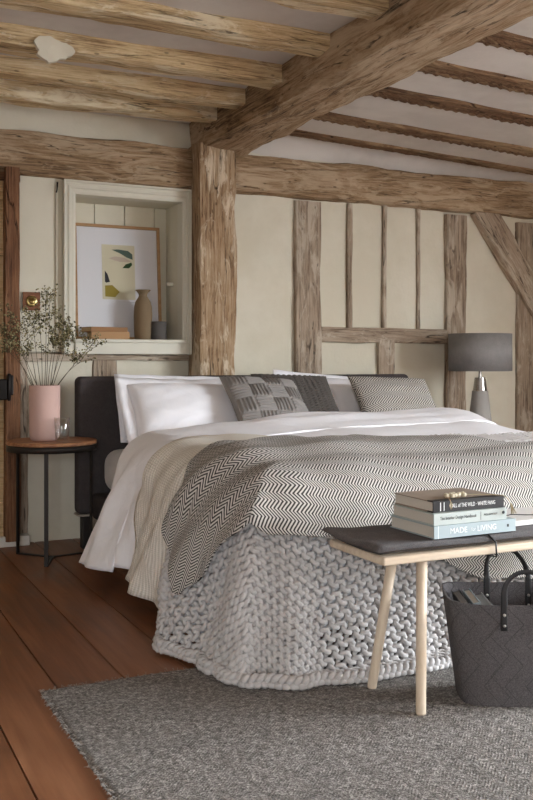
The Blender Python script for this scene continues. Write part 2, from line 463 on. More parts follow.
mb.bx((nx0 - .02, 5.2, nz0 - .02), (nx0, Yb, nz1 + .02)); mb.bx((nx1, 5.2, nz0 - .02), (nx1 + .02, Yb, nz1 + .02))
mb.bx((nx0, 5.2, nz0 - .03), (nx1, Yb, nz0)); mb.bx((nx0, 5.2, nz1), (nx1, Yb, nz1 + .02))
nw = (nx1 - nx0) / 3.4
for k in range(4):
    a = nx0 + k * nw; b = min(a + nw - .004, nx1 + .001)
    if b > a: mb.bx((a, Yb, nz0 - .03), (b, Yb + .02, nz1 + .02), .003)
tag(mb.build('wall_recess', M['paint'], flat=True), 'cream boarded recess in the wall behind the framed print', kind='structure')
MB().bx((nx1 - .045, WALLY + .11, 1.44), (nx1 - .002, WALLY + .125, 1.462), .003).build('catch', M['paint_frame'], bpy.data.objects['wall_recess'])
m = MB().bx((RX0 - .1, Yb + .02, 0), (RX1 + .25, Yb + .12, ZB))
for lo, hi in (((RX0, RY1 + .01, 0), (nx0 - .02, Yb + .03, ZB)), ((nx1 + .02, RY1 + .01, 0), (RX1 + .1, Yb + .03, ZB)), ((nx0 - .03, RY1 + .01, 0), (nx1 + .03, Yb + .03, nz0 - .03)), ((nx0 - .03, RY1 + .01, nz1 + .02), (nx1 + .03, Yb + .03, ZB))): m.bx(lo, hi)
m.build('wall_core', M['plaster'], back, flat=True)
# moulded frame around the recess
A = W(62, 182); B = W(189, 352)
fx0, fx1, fz1 = A.x, B.x, 1.993
tr = empty('trim_1', (0, 0, 0)); tag(tr, 'cream painted moulded frame around the wall recess', kind='structure')
fr_w = nx0 - fx0
prof = [(0, 5.20), (0, 5.118), (.012, 5.112), (.026, 5.112), (.030, 5.104), (.042, 5.104), (.046, 5.110), (.056, 5.110), (.060, 5.096), (.068, 5.092), (fr_w, 5.092), (fr_w, 5.20)]
mb = MB(); vs = []
for o_, y_ in prof:
    o2 = o_ * (fz1 - nz1) / fr_w
    vs += [(nx0 - o_, y_, nz0 - .085), (nx0 - o_, y_, nz1 + o2), (nx1 + o_ * .7, y_, nz1 + o2), (nx1 + o_ * .7, y_, nz0 - .085)]
n_ = len(prof)
mb.add(vs, [(i * 4 + k, i * 4 + k + 1, ((i + 1) % n_) * 4 + k + 1, ((i + 1) % n_) * 4 + k) for i in range(n_) for k in range(3)])
mb.build('moulding', M['paint_frame'], tr, flat=True)
m = MB().bx((nx0 - .012, 5.085, nz0 - .02), (nx1 + .012, 5.24, nz0), .005); m.bx((nx0 - .005, 5.10, nz0 - .085), (nx1 + .03, 5.19, nz0 - .018), .004)
m.build('sill', M['paint_frame'], tr, flat=True)
# boarded cream panel between the door post and the recess
a = W(18, 180); b = W(62, 352)
m = MB(); mid = W(50, 0).x
m.bx((a.x, 5.135, b.z), (b.x, 5.19, 2.0), .003)
m.bx((W(55, 0).x, 5.122, b.z + .02), (W(56.5, 0).x, 5.137, 1.96), .002)
pn = tag(m.build('wall_panel', M['paint'], flat=True), 'cream painted board panel beside the door post', kind='structure')
m = MB().tube([W(56.5, 188) + Vector((0, -.02, 0)), W(56.5, 183) + Vector((0, -.03, 0)), W(55, 183) + Vector((0, -.05, -.005)), W(55, 191) + Vector((0, -.05, 0)), W(54, 194) + Vector((0, -.055, 0))], .004, 6)
m.build('hook', M['iron'], pn)

box_struct('wall_left', (RX0 - .1, RY0, 0), (RX0, RY1 + .4, ZB), M['white_wall'], 'plain wall on the door side of the room')
# wall facing the bed, with a window
def wall_with_hole(name, axis, pos, lo, hi, hlo, hhi, mat, label):
    m = MB(); t = .25 if pos > 0 else -.25
    def b(a0, a1, z0, z1):
        if axis == 'x': m.bx((min(pos, pos + t), a0, z0), (max(pos, pos + t), a1, z1))
        else: m.bx((a0, min(pos, pos + t), z0), (a1, max(pos, pos + t), z1))
    b(lo, hlo[0], 0, ZB); b(hhi[0], hi, 0, ZB); b(hlo[0], hhi[0], 0, hlo[1]); b(hlo[0], hhi[0], hhi[1], ZB)
    return tag(m.build(name, mat, flat=True), label, kind='structure')
WIN = dict(y0=-1.1, y1=1.7, z0=.65, z1=2.12)
wall_with_hole('wall_right', 'x', RX1, RY0, RY1 + .4, (WIN['y0'], WIN['z0']), (WIN['y1'], WIN['z1']), M['white_wall'], 'plain plaster wall holding the daylight window')
WIN2 = dict(x0=-1.4, x1=-.5, z0=.8, z1=1.9)
wall_with_hole('wall_front', 'y', RY0, RX0, RX1, (WIN2['x0'], WIN2['z0']), (WIN2['x1'], WIN2['z1']), M['white_wall'], 'plain plaster wall facing the bed')
def window_bars(name, horiz, a0, a1, z0, z1, pos, label):
    m = MB(); n = 3
    for k in range(n + 1):
        a = lerp(a0, a1, k / n); w = .03
        lo, hi = (pos - .03, a - w, z0), (pos + .03, a + w, z1)
        if not horiz: lo, hi = (lo[1], lo[0], lo[2]), (hi[1], hi[0], hi[2])
        m.bx(lo, hi, .006)
    for z in (z0 + .03, z1 - .03):
        lo, hi = (pos - .03, a0, z - .03), (pos + .03, a1, z + .03)
        if not horiz: lo, hi = (lo[1], lo[0], lo[2]), (hi[1], hi[0], hi[2])
        m.bx(lo, hi, .006)
    return tag(m.build(name, M['paint_frame'], flat=True), label, kind='structure')
window_bars('window_1', True, WIN['y0'], WIN['y1'], WIN['z0'], WIN['z1'], RX1 + .15, 'white casement window frame lighting the foot of the bed')
window_bars('window_2', False, WIN2['x0'], WIN2['x1'], WIN2['z0'], WIN2['z1'], RY0 - .15, 'white casement window frame facing the bed')

# ceilings: level plaster on the door side, sagging plaster beyond the main beam
mb = MB().grid(60, 80, lambda a, b: Vector((lerp(RX0, 2.15, a), lerp(RY0, RY1 + .02, b), 2.398 + nz(a * 9, b * 9, 3) * .006)))
tag(mb.build('ceiling', M['ceil'], fix=False), 'grey white plaster between the thick ceiling joists', kind='structure')
def ceil_r(X, Y): return 2.375 - .04 * (X - 2.3)
mb = MB().grid(60, 80, lambda a, b: Vector((lerp(2.15, RX1, a), lerp(RY0, RY1 + .02, b), ceil_r(lerp(2.15, RX1, a), 0) + nz(a * 9, b * 9, 5) * .005)))
tag(mb.build('ceiling_sloped', M['ceil'], fix=False), 'sagging grey white plaster beyond the main ceiling beam', kind='structure')
box_struct('ceiling_deck', (RX0 - .1, RY0 - .25, ZB), (RX1 + .25, RY1 + .45, ZB + .08), M['white_wall'], 'boards above the ceiling plaster')
mb = MB()
def cov(a, b):
    g = b * pi / 2; X = lerp(2.2, RX1, a); zc = ceil_r(X, 0)
    return Vector((X, RY1 - .14 * (1 - sin(g)), zc - .11 * (1 - cos(g)) + .001))
tag(MB().grid(50, 10, cov).build('ceiling_cove', M['ceil'], fix=False), 'curved plaster cove above the wall beam', kind='structure')

# main beam
mainb = timber('main_beam', (2.157, RY0, 2.4), (2.157, 5.18, 2.4), .315, .36, M['oak'], 3, .010, label='massive hewn oak beam crossing the ceiling towards the post')
# joists left of the main beam
for k, (yf, zb, w, h) in enumerate([(4.89, 2.318, .13, .13), (4.515, 2.32, .13, .13), (4.12, 2.318, .16, .13), (3.64, 2.338, .15, .13), (3.2, 2.352, .16, .16), (2.75, 2.35, .16, .16), (2.3, 2.35, .16, .16), (1.8, 2.35, .16, .16)]):
    lab = ['pale old joist nearest to the wall beam', 'second old ceiling joist from the wall beam', 'thick old ceiling joist bearing a white plaster patch', 'yellowish old joist crossing the top of the picture',
           'yellowish joist end meeting the main beam at the picture edge'][k] if k < 5 else 'old ceiling joist above the bedroom floor'
    j = timber('ceiling_joist_beam', (RX0, yf - w / 2, zb + h / 2), (2.02, yf - w / 2, zb + h / 2), w, h, M['oak_joist'], 20 + k, .009, label=lab)
    if k == 2:
        q = at_y(53, 50, yf - w - .012)
        m = MB(); pts = []
        for i in range(60):
            a = 2 * pi * i / 60; r = .95 + .55 * nz(cos(a) * .9 + 3.3, sin(a) * .9, 4) + .16 * nz(cos(a) * 3.1, sin(a) * 3.1, 2)
            pts.append((q.x + .085 * r * cos(a), q.z + .06 * r * sin(a)))
        m.prism(pts, yf - w - .016, yf - w + .01, lambda a, b, c: Vector((a, c, b)))
        tag(m.build('plaster_patch', M['plaster'], flat=True), 'white plaster patch stuck on the thick joist', kind='structure')
# flush notched joists right of the main beam
for k, (yc, w) in enumerate([(4.95, .11), (4.54, .145), (4.0, .145), (3.56, .145), (3.12, .145), (2.7, .12), (2.25, .12), (1.8, .12)]):
    z0 = ceil_r(2.3, yc); z1 = ceil_r(RX1, yc)
    m = MB(); n = 150
    def fj(a, b, yc=yc, w=w, k=k):
        X = lerp(2.3, RX1, a); s = b * 2 - 1
        zc = ceil_r(X, yc)
        lathm = (.5 + .5 * sin(X * 2 * pi / .055 + nz(X * 3, k) * 2 + 2.2 * s)) * .010 * (1 if k else .3)
        ed = smooth(1.0, .8, abs(s))
        y = yc + s * w / 2 + nz(X * 4, k, s) * .008
        return Vector((X, y, zc + .006 - ed * (.02 + lathm * (1 if s > -.2 else .3) + nz(X * 11, s * 4, k) * .006)))
    m.grid(n, 12, fj)
    o = m.build('lath_joist_beam', M['oak_lath'], fix=False)
    tag(o, ['narrow dark joist nearest to the wall in the sloping ceiling', 'second notched dark joist from the wall in the sloping ceiling', 'third notched dark joist from the wall in the sloping ceiling', 'fourth notched dark joist from the wall in the sloping ceiling',
            'fifth notched dark joist from the wall in the sloping ceiling'][k] if k < 5 else 'notched dark joist in the sloping ceiling', kind='structure')

# wall beams and posts
timber('wall_beam', (RX0, 5.17, 2.118), (2.05, 5.17, 2.118), .12, .245, M['oak'], 40, .009, label='old oak beam above the wall recess')
timber('wall_beam', (2.1, 5.17, 2.128), (RX1, 5.17, 2.135), .12, .235, M['oak'], 41, .011, label='long old oak beam above the timbered wall behind the bed')
timber('post_pillar', (2.1, 5.09, -.02), (2.1, 5.09, 2.25), .22, .235, M['oak_post'], 42, .010, up=(1, 0, 0), label='thick worn oak post carrying the main ceiling beam', taper=lambda f: 1.0)
wall_timber('stud_beam', 296, 200, 322, 700, M['oak_grey'], 'wide grey oak stud behind the middle of the bed', 43)
wall_timber('stud_beam', 447, 214, 467.5, 700, M['oak_grey'], 'grey oak stud behind the table lamp', 44)
wall_timber('stud_beam', 379, 340, 395, 700, M['oak_grey'], 'short oak stud under the horizontal wall rail', 45)
wall_timber('stud_beam', 518, 222, 548, 700, M['oak_grey'], 'oak post meeting the diagonal brace', 46)
wall_timber('strip_beam', 348, 203, 352.5, 332, M['oak_grey'], 'thin timber strip nearest to the wide stud', 47, rough=.003, Yf=5.158)
wall_timber('strip_beam', 383.5, 205, 387, 332, M['oak_grey'], 'thin timber strip in the middle of the upper panels', 48, rough=.003, Yf=5.158)
wall_timber('strip_beam', 417.5, 208, 420.5, 332, M['oak_grey'], 'thin timber strip nearest to the lamp stud', 49, rough=.003, Yf=5.158)
a = W(322, 327); b = W(447, 342)
timber('rail_beam', (a.x, 5.18, W(330, 334).z), (b.x, 5.18, W(440, 337).z), .06, .095, M['oak_grey'], 50, .006, label='horizontal oak rail between two wall studs')
a = W(486, 214); b = W(548, 318)
timber('brace_beam', (a.x - .04, 5.165, a.z + .05), (b.x - .07, 5.165, b.z + .07), .08, .20, M['oak_grey'], 51, .008, label='diagonal oak brace above the lamp')
a = W(18, 352); b = W(190, 361)
timber('rail_beam', (a.x, 5.185, W(60, 357).z), (b.x, 5.185, W(150, 357).z), .07, .045, M['oak_grey'], 52, .006, label='thin oak rail under the wall recess')
wall_timber('stud_beam', 93, 360, 118, 700, M['oak_grey'], 'short pale stud under the wall recess', 53, Yf=5.165)
wall_timber('stud_beam', 17.5, 362, 28, 541, M['oak_grey'], 'narrow pale stud beside the door post', 54, Yf=5.155)
timber('post_pillar', (W(10.3, 0).x, 5.13, 0.03), (W(10.3, 0).x, 5.13, 2.03), .12, .078, M['door_oak'], 55, .004, up=(1, 0, 0), label='reddish brown door post beside the cream panel')
timber('post_pillar', (W(-.5, 0).x - .02, 5.16, 1.985), (W(19, 0).x, 5.16, 1.985), .09, .05, M['door_oak'], 56, .003, label='reddish brown head over the door')
d1 = tag(MB().bx((RX0 + 1.6, 5.13, .03), (W(3.2, 0).x, 5.17, 1.97), .004).build('door_1', M['door_pine'], flat=True), 'light pine door at the picture edge', kind='structure')
tag(MB().bx((.2, 5.09, 0), (W(28, 0).x, 5.17, .055), .006).build('baseboard_left', M['stone'], flat=True), 'white stone skirting under the door post', kind='structure')
# black latch on the door post
lt = empty('door_latch', W(1, 388) + Vector((0, -.09, 0)), label='black iron rim latch on the door post', cat='latch')
MB().bx((-.16, -.035, -.06), (.012, .012, .05), .006).build('case', M['latch'], lt, flat=True)
MB().bx((.012, -.03, -.035), (.045, .012, .07), .006).build('keeper', M['latch'], lt, flat=True)
MB().lathe([(.006, -.065), (.010, -.06), (.010, .075), (.006, .08)], 12, (.02, -.034, 0)).build('pin', M['latch'], lt)

# brass switch on wooden plate
c = W(30.5, 301.5)
sw = empty('light_switch', (c.x, 5.133, c.z), label='round brass dimmer switch on a square wooden plate', cat='switch')
MB().bx((-.047, -.014, -.05), (.047, 0, .05), .003).build('back_plate', wood_new('switch_plate_wood', hexc('6d452c'), hexc('8a5a3a')), sw, flat=True)
YUP = Matrix.Rotation(pi / 2, 4, 'X')
MB().lathe([(.030, .012), (.031, .018), (.026, .021), (.0, .021)], 32).xf(YUP).build('rim', M['brass'], sw)
MB().lathe([(.016, .02), (.017, .034), (.014, .038), (.0, .039)], 24).xf(YUP).build('knob', M['brass'], sw)

# ------------------------------------------------------------------ recess contents
def book(name, w, d, h, cov, pages, loc, rz=0, spine='front', **k):
    """lying book; spine along local x on the front (-y) side. parts: cover (boards + spine), page_block"""
    e = empty(name, loc, rz, **k); t = .0028
    m = MB().bx((-w / 2, -d / 2, 0), (w / 2, d / 2, t), .0008).bx((-w / 2, -d / 2, h - t), (w / 2, d / 2, h), .0008).bx((-w / 2, -d / 2, t * .5), (w / 2, -d / 2 + t, h - t * .5), .0008)
    m.build('cover', cov, e, flat=True)
    MB().bx((-w / 2 + .004, -d / 2 + t, t), (w / 2 - .004, d / 2 - .004, h - t), .0006).build('page_block', pages, e, flat=True)
    return e
pf = empty('framed_print', (at_y(119, 339, 5.33).x, 5.325, nz0), label='oak framed abstract print leaning in the wall recess', cat='picture')
pw, ph = .525, .682; pf.rotation_euler = (radians(-4.2), 0, 0)
mf = MB()
for lo, hi in (((-pw / 2, -.012, 0), (-pw / 2 + .017, .012, ph)), ((pw / 2 - .017, -.012, 0), (pw / 2, .012, ph)), ((-pw / 2 + .016, -.012, 0), (pw / 2 - .016, .012, .017)), ((-pw / 2 + .016, -.012, ph - .017), (pw / 2 - .016, .012, ph))):
    mf.bx(lo, hi, .0015)
mf.build('frame', M['frame_wood'], pf, flat=True)
MB().bx((-pw / 2 + .015, .001, .015), (pw / 2 - .015, .008, ph - .015)).build('mount', M['paper_white'], pf, flat=True)
px0, px1, pz0, pz1 = -.095, .105, .24, .565
MB().bx((px0, -.0005, pz0), (px1, .0012, pz1)).build('art_print', M['print'], pf, flat=True)
def P(u, v): return (lerp(px0, px1, u), lerp(pz1, pz0, v))
def shape(name, pts, mat):
    MB().prism([P(*p) for p in pts], -.0012, -.0004, lambda a, b, c: Vector((a, c, b))).build(name, mat, pf, flat=True)
shape('green_shape', [(.30, .09), (.5, .08), (.8, .10), (.93, .16), (.94, .26), (.75, .22), (.55, .15)], M['s_green'])
shape('pink_shape', [(.2, .25), (.4, .21), (.7, .23), (.9, .30), (.55, .31), (.35, .28)], M['s_pink'])
shape('leaf_shape', [(.62, .42), (.72, .35), (.9, .31), (.92, .36), (.82, .42)], M['s_leaf'])
shape('dark_shape', [(.08, .48), (.16, .54), (.23, .68), (.12, .70), (.08, .68)], M['s_dark'])
shape('ochre_shape', [(.08, .75), (.3, .74), (.52, .86), (.38, .96), (.08, .95)], M['s_ochre'])
MB().prism([(.07, .222), (.12, .224), (.12, .2255), (.07, .2235)], -.0002, .0012, lambda a, b, c: Vector((a, c, b))).build('signature', M['ink_dark'], pf, flat=True)
MB().bx((-pw / 2 + .016, -.006, .016), (pw / 2 - .016, -.0045, ph - .016)).build('glazing', M['pane'], pf, flat=True)

c = at_y(143, 341, 5.225)
vz = empty('bottle_vase', (c.x, 5.225, nz0), label='tall taupe stoneware vase with a flared lip in front of the print', cat='vase')
prof = [(.0, .002), (.045, 0), (.049, .005), (.052, .06), (.054, .14), (.052, .19), (.045, .222), (.030, .245), (.024, .257), (.026, .268), (.036, .282), (.045, .289), (.044, .292), (.032, .284), (.020, .268), (.018, .25), (.0, .24)]
MB().lathe(prof, 36, caps=False).build('body', M['taupe'], vz)
c = at_y(158.5, 341, 5.20)
po = empty('small_pot', (c.x, 5.20, nz0), label='small dark grey pot beside the taupe vase', cat='pot')
MB().lathe([(.0, .001), (.042, 0), (.047, .006), (.048, .06), (.049, .105), (.047, .108), (.043, .105), (.042, .02), (.0, .015)], 32, caps=False).build('body', M['darkpot'], po)
MB().lathe([(.0493, .086), (.0502, .09), (.0493, .094)], 32, caps=False).build('band', M['darkpot'], po)
c = at_y(105, 339, 5.22)
book('old_book', .215, .15, .042, M['bookbrown'], M['oldpages'], (c.x + .008, 5.19, nz0), radians(-4), label='tan cloth book lying in the wall recess, lower of two', cat='book', group='old books in the recess')
book('old_book', .225, .145, .026, M['bookbrown2'], M['oldpages'], (c.x - .014, 5.19, nz0 + .0425), radians(9), label='brown cloth book lying crooked on the tan book in the recess', cat='book', group='old books in the recess')

# ------------------------------------------------------------------ side tables
def side_table(loc, rz, label):
    e = empty('side_table', loc, rz, label=label, cat='side table', group='round side tables')
    r = .225
    top = MB().lathe([(.0, .577), (r - .004, .577), (r, .581), (r, .591), (r - .004, .595), (0, .595)], 64, caps=False).build('table_top', M['table_wood'], e)
    sharp(top, 40)
    MB().lathe([(r - .008, .545), (r - .002, .545), (r - .002, .577), (r - .008, .577)], 64, caps=False).build('rim', M['iron'], e, flat=False)
    sharp(e.children[-1], 40)
    for a in (250, 130, 10):
        g = radians(a); d = Vector((cos(g), sin(g), 0)); s = Vector((-sin(g), cos(g), 0))
        m = MB().bx((r - .014, -.010, 0), (r - .006, .010, .578), .001)
        m.xf(Matrix.Rotation(g, 4, 'Z')); m.build('leg', M['iron'], e, flat=True)
        m = MB().bx((-.004, -.010, 0), (r - .010, .010, .007), .001); m.xf(Matrix.Rotation(g, 4, 'Z')); m.build('base_bar', M['iron'], e, flat=True)
    return e
    return e
TB = Vector((1.08, 4.73, 0))
side_table(TB, 0, 'round wooden side table with black metal legs beside the door post')
side_table(Vector((3.835, 4.79, 0)), radians(40), 'round side table hidden behind the bed under the lamp').scale = (1, 1, .87)

# tumbler and pink vase
vp = Vector((1.043, 4.73, .595)); 
pv = empty('pink_vase', vp, label='pink cylindrical ceramic vase on the side table', cat='vase')
MB().lathe([(0, .0), (.060, 0), (.068, .006), (.074, .02), (.0765, .04), (.0775, .275), (.0755, .278), (.0725, .275), (.071, .03), (.0, .02)], 48, caps=False).build('body', M['pink'], pv)
gp = at_y(61, 439, 4.62); gl = empty('tumbler', (1.10, 4.60, .5955), label='clear ribbed glass tumbler of water in front of the pink vase', cat='glass')
m = MB(); seg = 48
pr = [(0, .0), (.030, 0), (.033, .004), (.0385, .118), (.0375, .119), (.0355, .118), (.031, .012), (0, .010)]
vs = []; fs = []
for r, z in pr:
    for k in range(seg):
        a = 2 * pi * k / seg; rr = r * (1 + (.018 * cos(a * 16) if .01 < z < .1 else 0)); vs.append((rr * cos(a), rr * sin(a), z))
fs = [(i * seg + k, i * seg + (k + 1) % seg, (i + 1) * seg + (k + 1) % seg, (i + 1) * seg + k) for i in range(len(pr) - 1) for k in range(seg)]
m.add(vs, fs).build('body', M['glass'], gl)
MB().lathe([(0, .0105), (.0305, .0125), (.0345, .082), (0, .082)], 40, caps=False).build('water_fill', M['water'], gl)

# dried sprigs
def sprig(i, tip, base, seedv):
    rnd = random.Random(seedv)
    e = empty('dried_sprig', vp + Vector((0, 0, .02)), label='dried wispy stem with tiny cream blossoms standing in the pink vase', cat='dried flower', group='dried sprigs in the pink vase')
    T = Vector(tip); rt = hypot(tip[0], tip[1]) + 1e-4; r0 = min(rt * .3, .058); B = Vector((tip[0] / rt * r0, tip[1] / rt * r0, .245))
    mid = lerp(B, T, .5) + Vector((rnd.uniform(-.02, .02), rnd.uniform(-.02, .02), .04))
    pts = [B * (1 - s) ** 2 + mid * 2 * s * (1 - s) + T * s * s for s in [k / 14 for k in range(15)]]
    st = MB().tube(pts, lambda f: .0018 * (1 - .6 * f), 5)
    st.tube([Vector(base), B], .0018, 5)
    lf = MB(); bl = MB()
    def blob(p, r, tgt):
        q = [Vector((rnd.gauss(0, 1), rnd.gauss(0, 1), rnd.gauss(0, 1))).normalized() for _ in range(2)]
        a = q[0]; b = a.cross(q[1]).normalized(); c = a.cross(b)
        tgt.add([p + a * r, p - a * r, p + b * r * .7, p - b * r * .7, p + c * r * .5, p - c * r * .5], [(0, 2, 4), (2, 1, 4), (1, 3, 4), (3, 0, 4), (2, 0, 5), (1, 2, 5), (3, 1, 5), (0, 3, 5)])
    for k in range(9):
        f = rnd.uniform(.6, 1.0); p0 = pts[int(f * 14)]
        dr = Vector((rnd.gauss(0, .55), rnd.gauss(0, .55), rnd.uniform(.35, 1))).normalized(); L = rnd.uniform(.04, .11) * (1.3 - .5 * f)
        p1 = p0 + dr * L; st.tube([p0, lerp(p0, p1, .5) + Vector((0, 0, -.004)), p1], .0008, 4)
        for q in range(9):
            s = rnd.uniform(.3, 1.05); p = lerp(p0, p1, s) + Vector((rnd.gauss(0, .008), rnd.gauss(0, .008), rnd.gauss(0, .008)))
            blob(p, rnd.uniform(.004, .008), lf if rnd.random() < .55 else bl)
        for q in range(4):
            blob(p1 + Vector((rnd.gauss(0, .010), rnd.gauss(0, .010), rnd.gauss(0, .009))), rnd.uniform(.0045, .009), bl if rnd.random() < .6 else lf)
    st.build('stem', M['stem'], e); lf.build('leaves', M['leafy'], e, flat=True, fix=False); bl.build('blossoms', M['blossom'], e, flat=True, fix=False)
tips = [(-.17, 0, .62), (-.13, -.04, .66), (-.20, .03, .56), (-.21, -.05, .46), (.0, .0, .765), (-.03, .05, .70), (.02, -.03, .72), (-.06, .0, .63), (.09, -.03, .61), (.125, .02, .60), (.12, -.05, .55), (.255, -.02, .50), (.20, .0, .40), (-.12, -.06, .45), (.04, -.06, .50), (.10, .02, .52)]
for i, tp in enumerate(tips):
    a = math.atan2(tp[1] + .001 * i, tp[0]); rr = .045 + .02 * (i % 2)
    sprig(i, (tp[0], tp[1], tp[2] - .02), (-.03 * cos(a), -.03 * sin(a) , .03), 100 + i)

# lamp
la = Vector((3.835, 4.79, .518)); lm = empty('table_lamp', la, label='table lamp with grey drum shade and concrete cone base', cat='lamp')
MB().lathe([(0, -.0), (.082, 0), (.0835, .004), (.05, .2825), (.048, .2855), (0, .2855)], 48, caps=False).build('base', M['concrete'], lm); sharp(lm.children[-1])
MB().lathe([(0, .2855), (.045, .2855), (.034, .3695), (.0, .3695)], 48, caps=False).build('collar', M['chrome'], lm); sharp(lm.children[-1])
MB().lathe([(0, .3695), (.008, .3695), (.008, .4775), (0, .4775)], 16, caps=False).build('stem', M['chrome'], lm); sharp(lm.children[-1])
MB().lathe([(.198, .4125), (.2, .4115), (.2, .6495), (.198, .6485)], 64, caps=False).add([], []).build('lamp_shade', M['shade'], lm, fix=False)
solid(lm.children[-1], .004)
m = MB()
for k in range(3):
    a = 2 * pi * k / 3; m.tube([(0, 0, .4775), (.197 * cos(a), .197 * sin(a), .4825)], .0025, 6)
m.build('shade_ring', M['chrome'], lm)
MB().lathe([(0, .4725), (.014, .4775), (.014, .5075), (.03, .5425), (.032, .5675), (.02, .5925), (0, .5975)], 20, caps=False).build('bulb', plain('opal_bulb', (.8, .8, .78), .3), lm)

# ------------------------------------------------------------------ bed
BX0, BX1, BYF = 1.34, 3.26, 2.84
bed = empty('bed', (0, 0, 0), label='double bed with charcoal upholstered headboard', cat='bed')
hb = MB().bx((1.248, 4.865, .18), (3.352, 4.965, .912), .03, 4)
hbo = hb.build('headboard', M['charcoal'], bed); sharp(hbo, 60)
MB().bx((1.25, 4.862, .172), (3.35, 4.968, .182), .003).build('trim_strip', plain('pale_binding', hexc('a79b8e'), .8), hbo, flat=True)
MB().bx((BX0 - .02, BYF + .03, .16), (BX1 + .02, 4.86, .295), .02, 3).build('bed_base', M['charcoal'], bed)
for x, y in ((1.30, 4.90), (3.30, 4.90), (1.42, 2.98), (3.18, 2.98)):
    MB().bx((x - .025, y - .03, 0), (x + .025, y + .03, .175), .004).build('leg', M['door_oak'] if y < 4 else M['iron'], bed, flat=True)
mt = MB().bx((BX0 + .03, BYF + .02, .30), (BX1 - .03, 4.858, .53), .08, 5).build('mattress', M['sheet'], None); sharp(mt, 60)
tag(mt, 'pale mattress under the white bedding', 'mattress')

X0, X1, Y0 = 1.435, 3.18, 2.86
R0, TH0 = .17, radians(78)
ZF = .012
def base(u, v, q=0., zmin=ZF, full=False):
    hd = smooth(3.6, 4.3, v); x0_ = X0 + .05 * hd; TH = TH0 - radians(14) * hd; LA = R0 * TH
    px = min(max(u, x0_), X1); py = max(v, Y0); ex, ey = u - px, v - py
    de = hypot(ex, ey); dm = max(abs(ex), abs(ey)); d = lerp(dm, de, q)
    zt = .575 + .085 * smooth(3.05, 4.2, py) - .07 * smooth(2.3, 1.4, px) * smooth(3.6, 4.3, py) + nz(px * 1.7, py * 1.7, 2) * .014 + nz(px * 4.5, py * 4.5, 7) * .005
    if de < 1e-7: return (Vector((u, v, zt)), Vector((0, 0, 1))) if full else Vector((u, v, zt))
    nx, ny = ex / de, ey / de
    if d < LA: off = R0 * sin(d / R0); dz = R0 * (1 - cos(d / R0))
    else: off = R0 * sin(TH) + (d - LA) * cos(TH); dz = R0 * (1 - cos(TH)) + (d - LA) * sin(TH)
    fl = .022 * sin(v * 13 + nz(v * 3, 1) * 3) + .02 * nz(v * 9, u * 1.5, 4)
    ff = .014 * sin(u * 9 + nz(u * 2, 5) * 3) + .014 * nz(u * 7, v * 1.2, 8)
    ang = math.atan2(abs(ey), abs(ex))
    fc = .022 * sin(ang * 10 + 1.0) * sin(2 * ang)
    A = smooth(.08, .55, d)
    off += A * (nx * nx * fl + ny * ny * ff + fc)
    z = zt - dz
    if z < zmin:
        ex_ = (zmin - z); off += -ex_ / math.tan(TH) + ex_ * .62; z = zmin
    off *= (1 / max(abs(nx), abs(ny))) ** .55
    if full:
        ph = min(d / R0, TH); return Vector((px + nx * off, py + ny * off, z)), Vector((nx * sin(ph), ny * sin(ph), cos(ph)))
    return Vector((px + nx * off, py + ny * off, z))
def layer(u, v, h, q=0., zmin=ZF):
    p, n = base(u, v, q, zmin, True)
    return p + n * h
def cloth(name, mat, nu, nv, uvmap, h, thick, label, cat, q=0., hfn=None, zmin=ZF, parent=None):
    m = MB()
    def f(a, b):
        u, v = uvmap(a, b); return layer(u, v, hfn(u, v) if hfn else h, q, zmin)
    m.grid(nu, nv, f, lambda a, b: uvmap(a, b))
    o = m.build(name, mat, parent, fix=False); solid(o, thick, 0)
    if label: tag(o, label, cat)
    return o

# duvet: hangs on both sides and over the foot; puffed, with a turned-back top edge
def duv_uv(a, b):
    u = lerp(.82, 3.80, a)
    top = 4.33 - .12 * smooth(1.55, .95, u)
    return u, lerp(2.32, top, b)
def duv_h(u, v):
    edge = smooth(4.35, 4.25, v)
    side = smooth(1.5, 1.2, u); w = nz(v * 6.5 + u * 3.0, u * 1.6, 6); w2 = 1 - abs(nz(v * 9 - u * 4, u * 2.5, 16)) * 2
    return .012 + nz(u * 3.1, v * 2.2, 11) * .012 * edge + nz(u * 8, v * 5, 3) * .004 + side * (.026 * w + .010 * w2)
dv = cloth('duvet', M['cotton'], 150, 120, duv_uv, 0, .022, 'white cotton duvet draped over the bed', 'duvet', hfn=duv_h)
def fold_uv(a, b):
    u = lerp(.795, 3.8, a)
    t = 4.36 - .12 * smooth(1.55, .95, u); lo = lerp(3.86, 3.96, smooth(1.2, 3.2, u)) + .03 * nz(u * 3, 2)
    return u, lerp(lo, t, b)
def fold_h(u, v):
    t = 4.36 - .12 * smooth(1.55, .95, u)
    k = max(0., min(1., (t - v) / .5))
    return .022 + .040 * smooth(0, .25, k) * smooth(1.0, .2, k) - .03 * smooth(.06, 0, t - v) + nz(u * 5, v * 5, 13) * .008 + nz(u * 2.0, v * 11, 17) * .012 * smooth(0, .2, k) + smooth(1.5, 1.2, u) * .026 * nz(v * 6.5 + u * 3.0, u * 1.6, 6)
cloth('turned_back_edge', M['cotton'], 150, 40, fold_uv, 0, .012, None, None, hfn=fold_h, parent=dv)

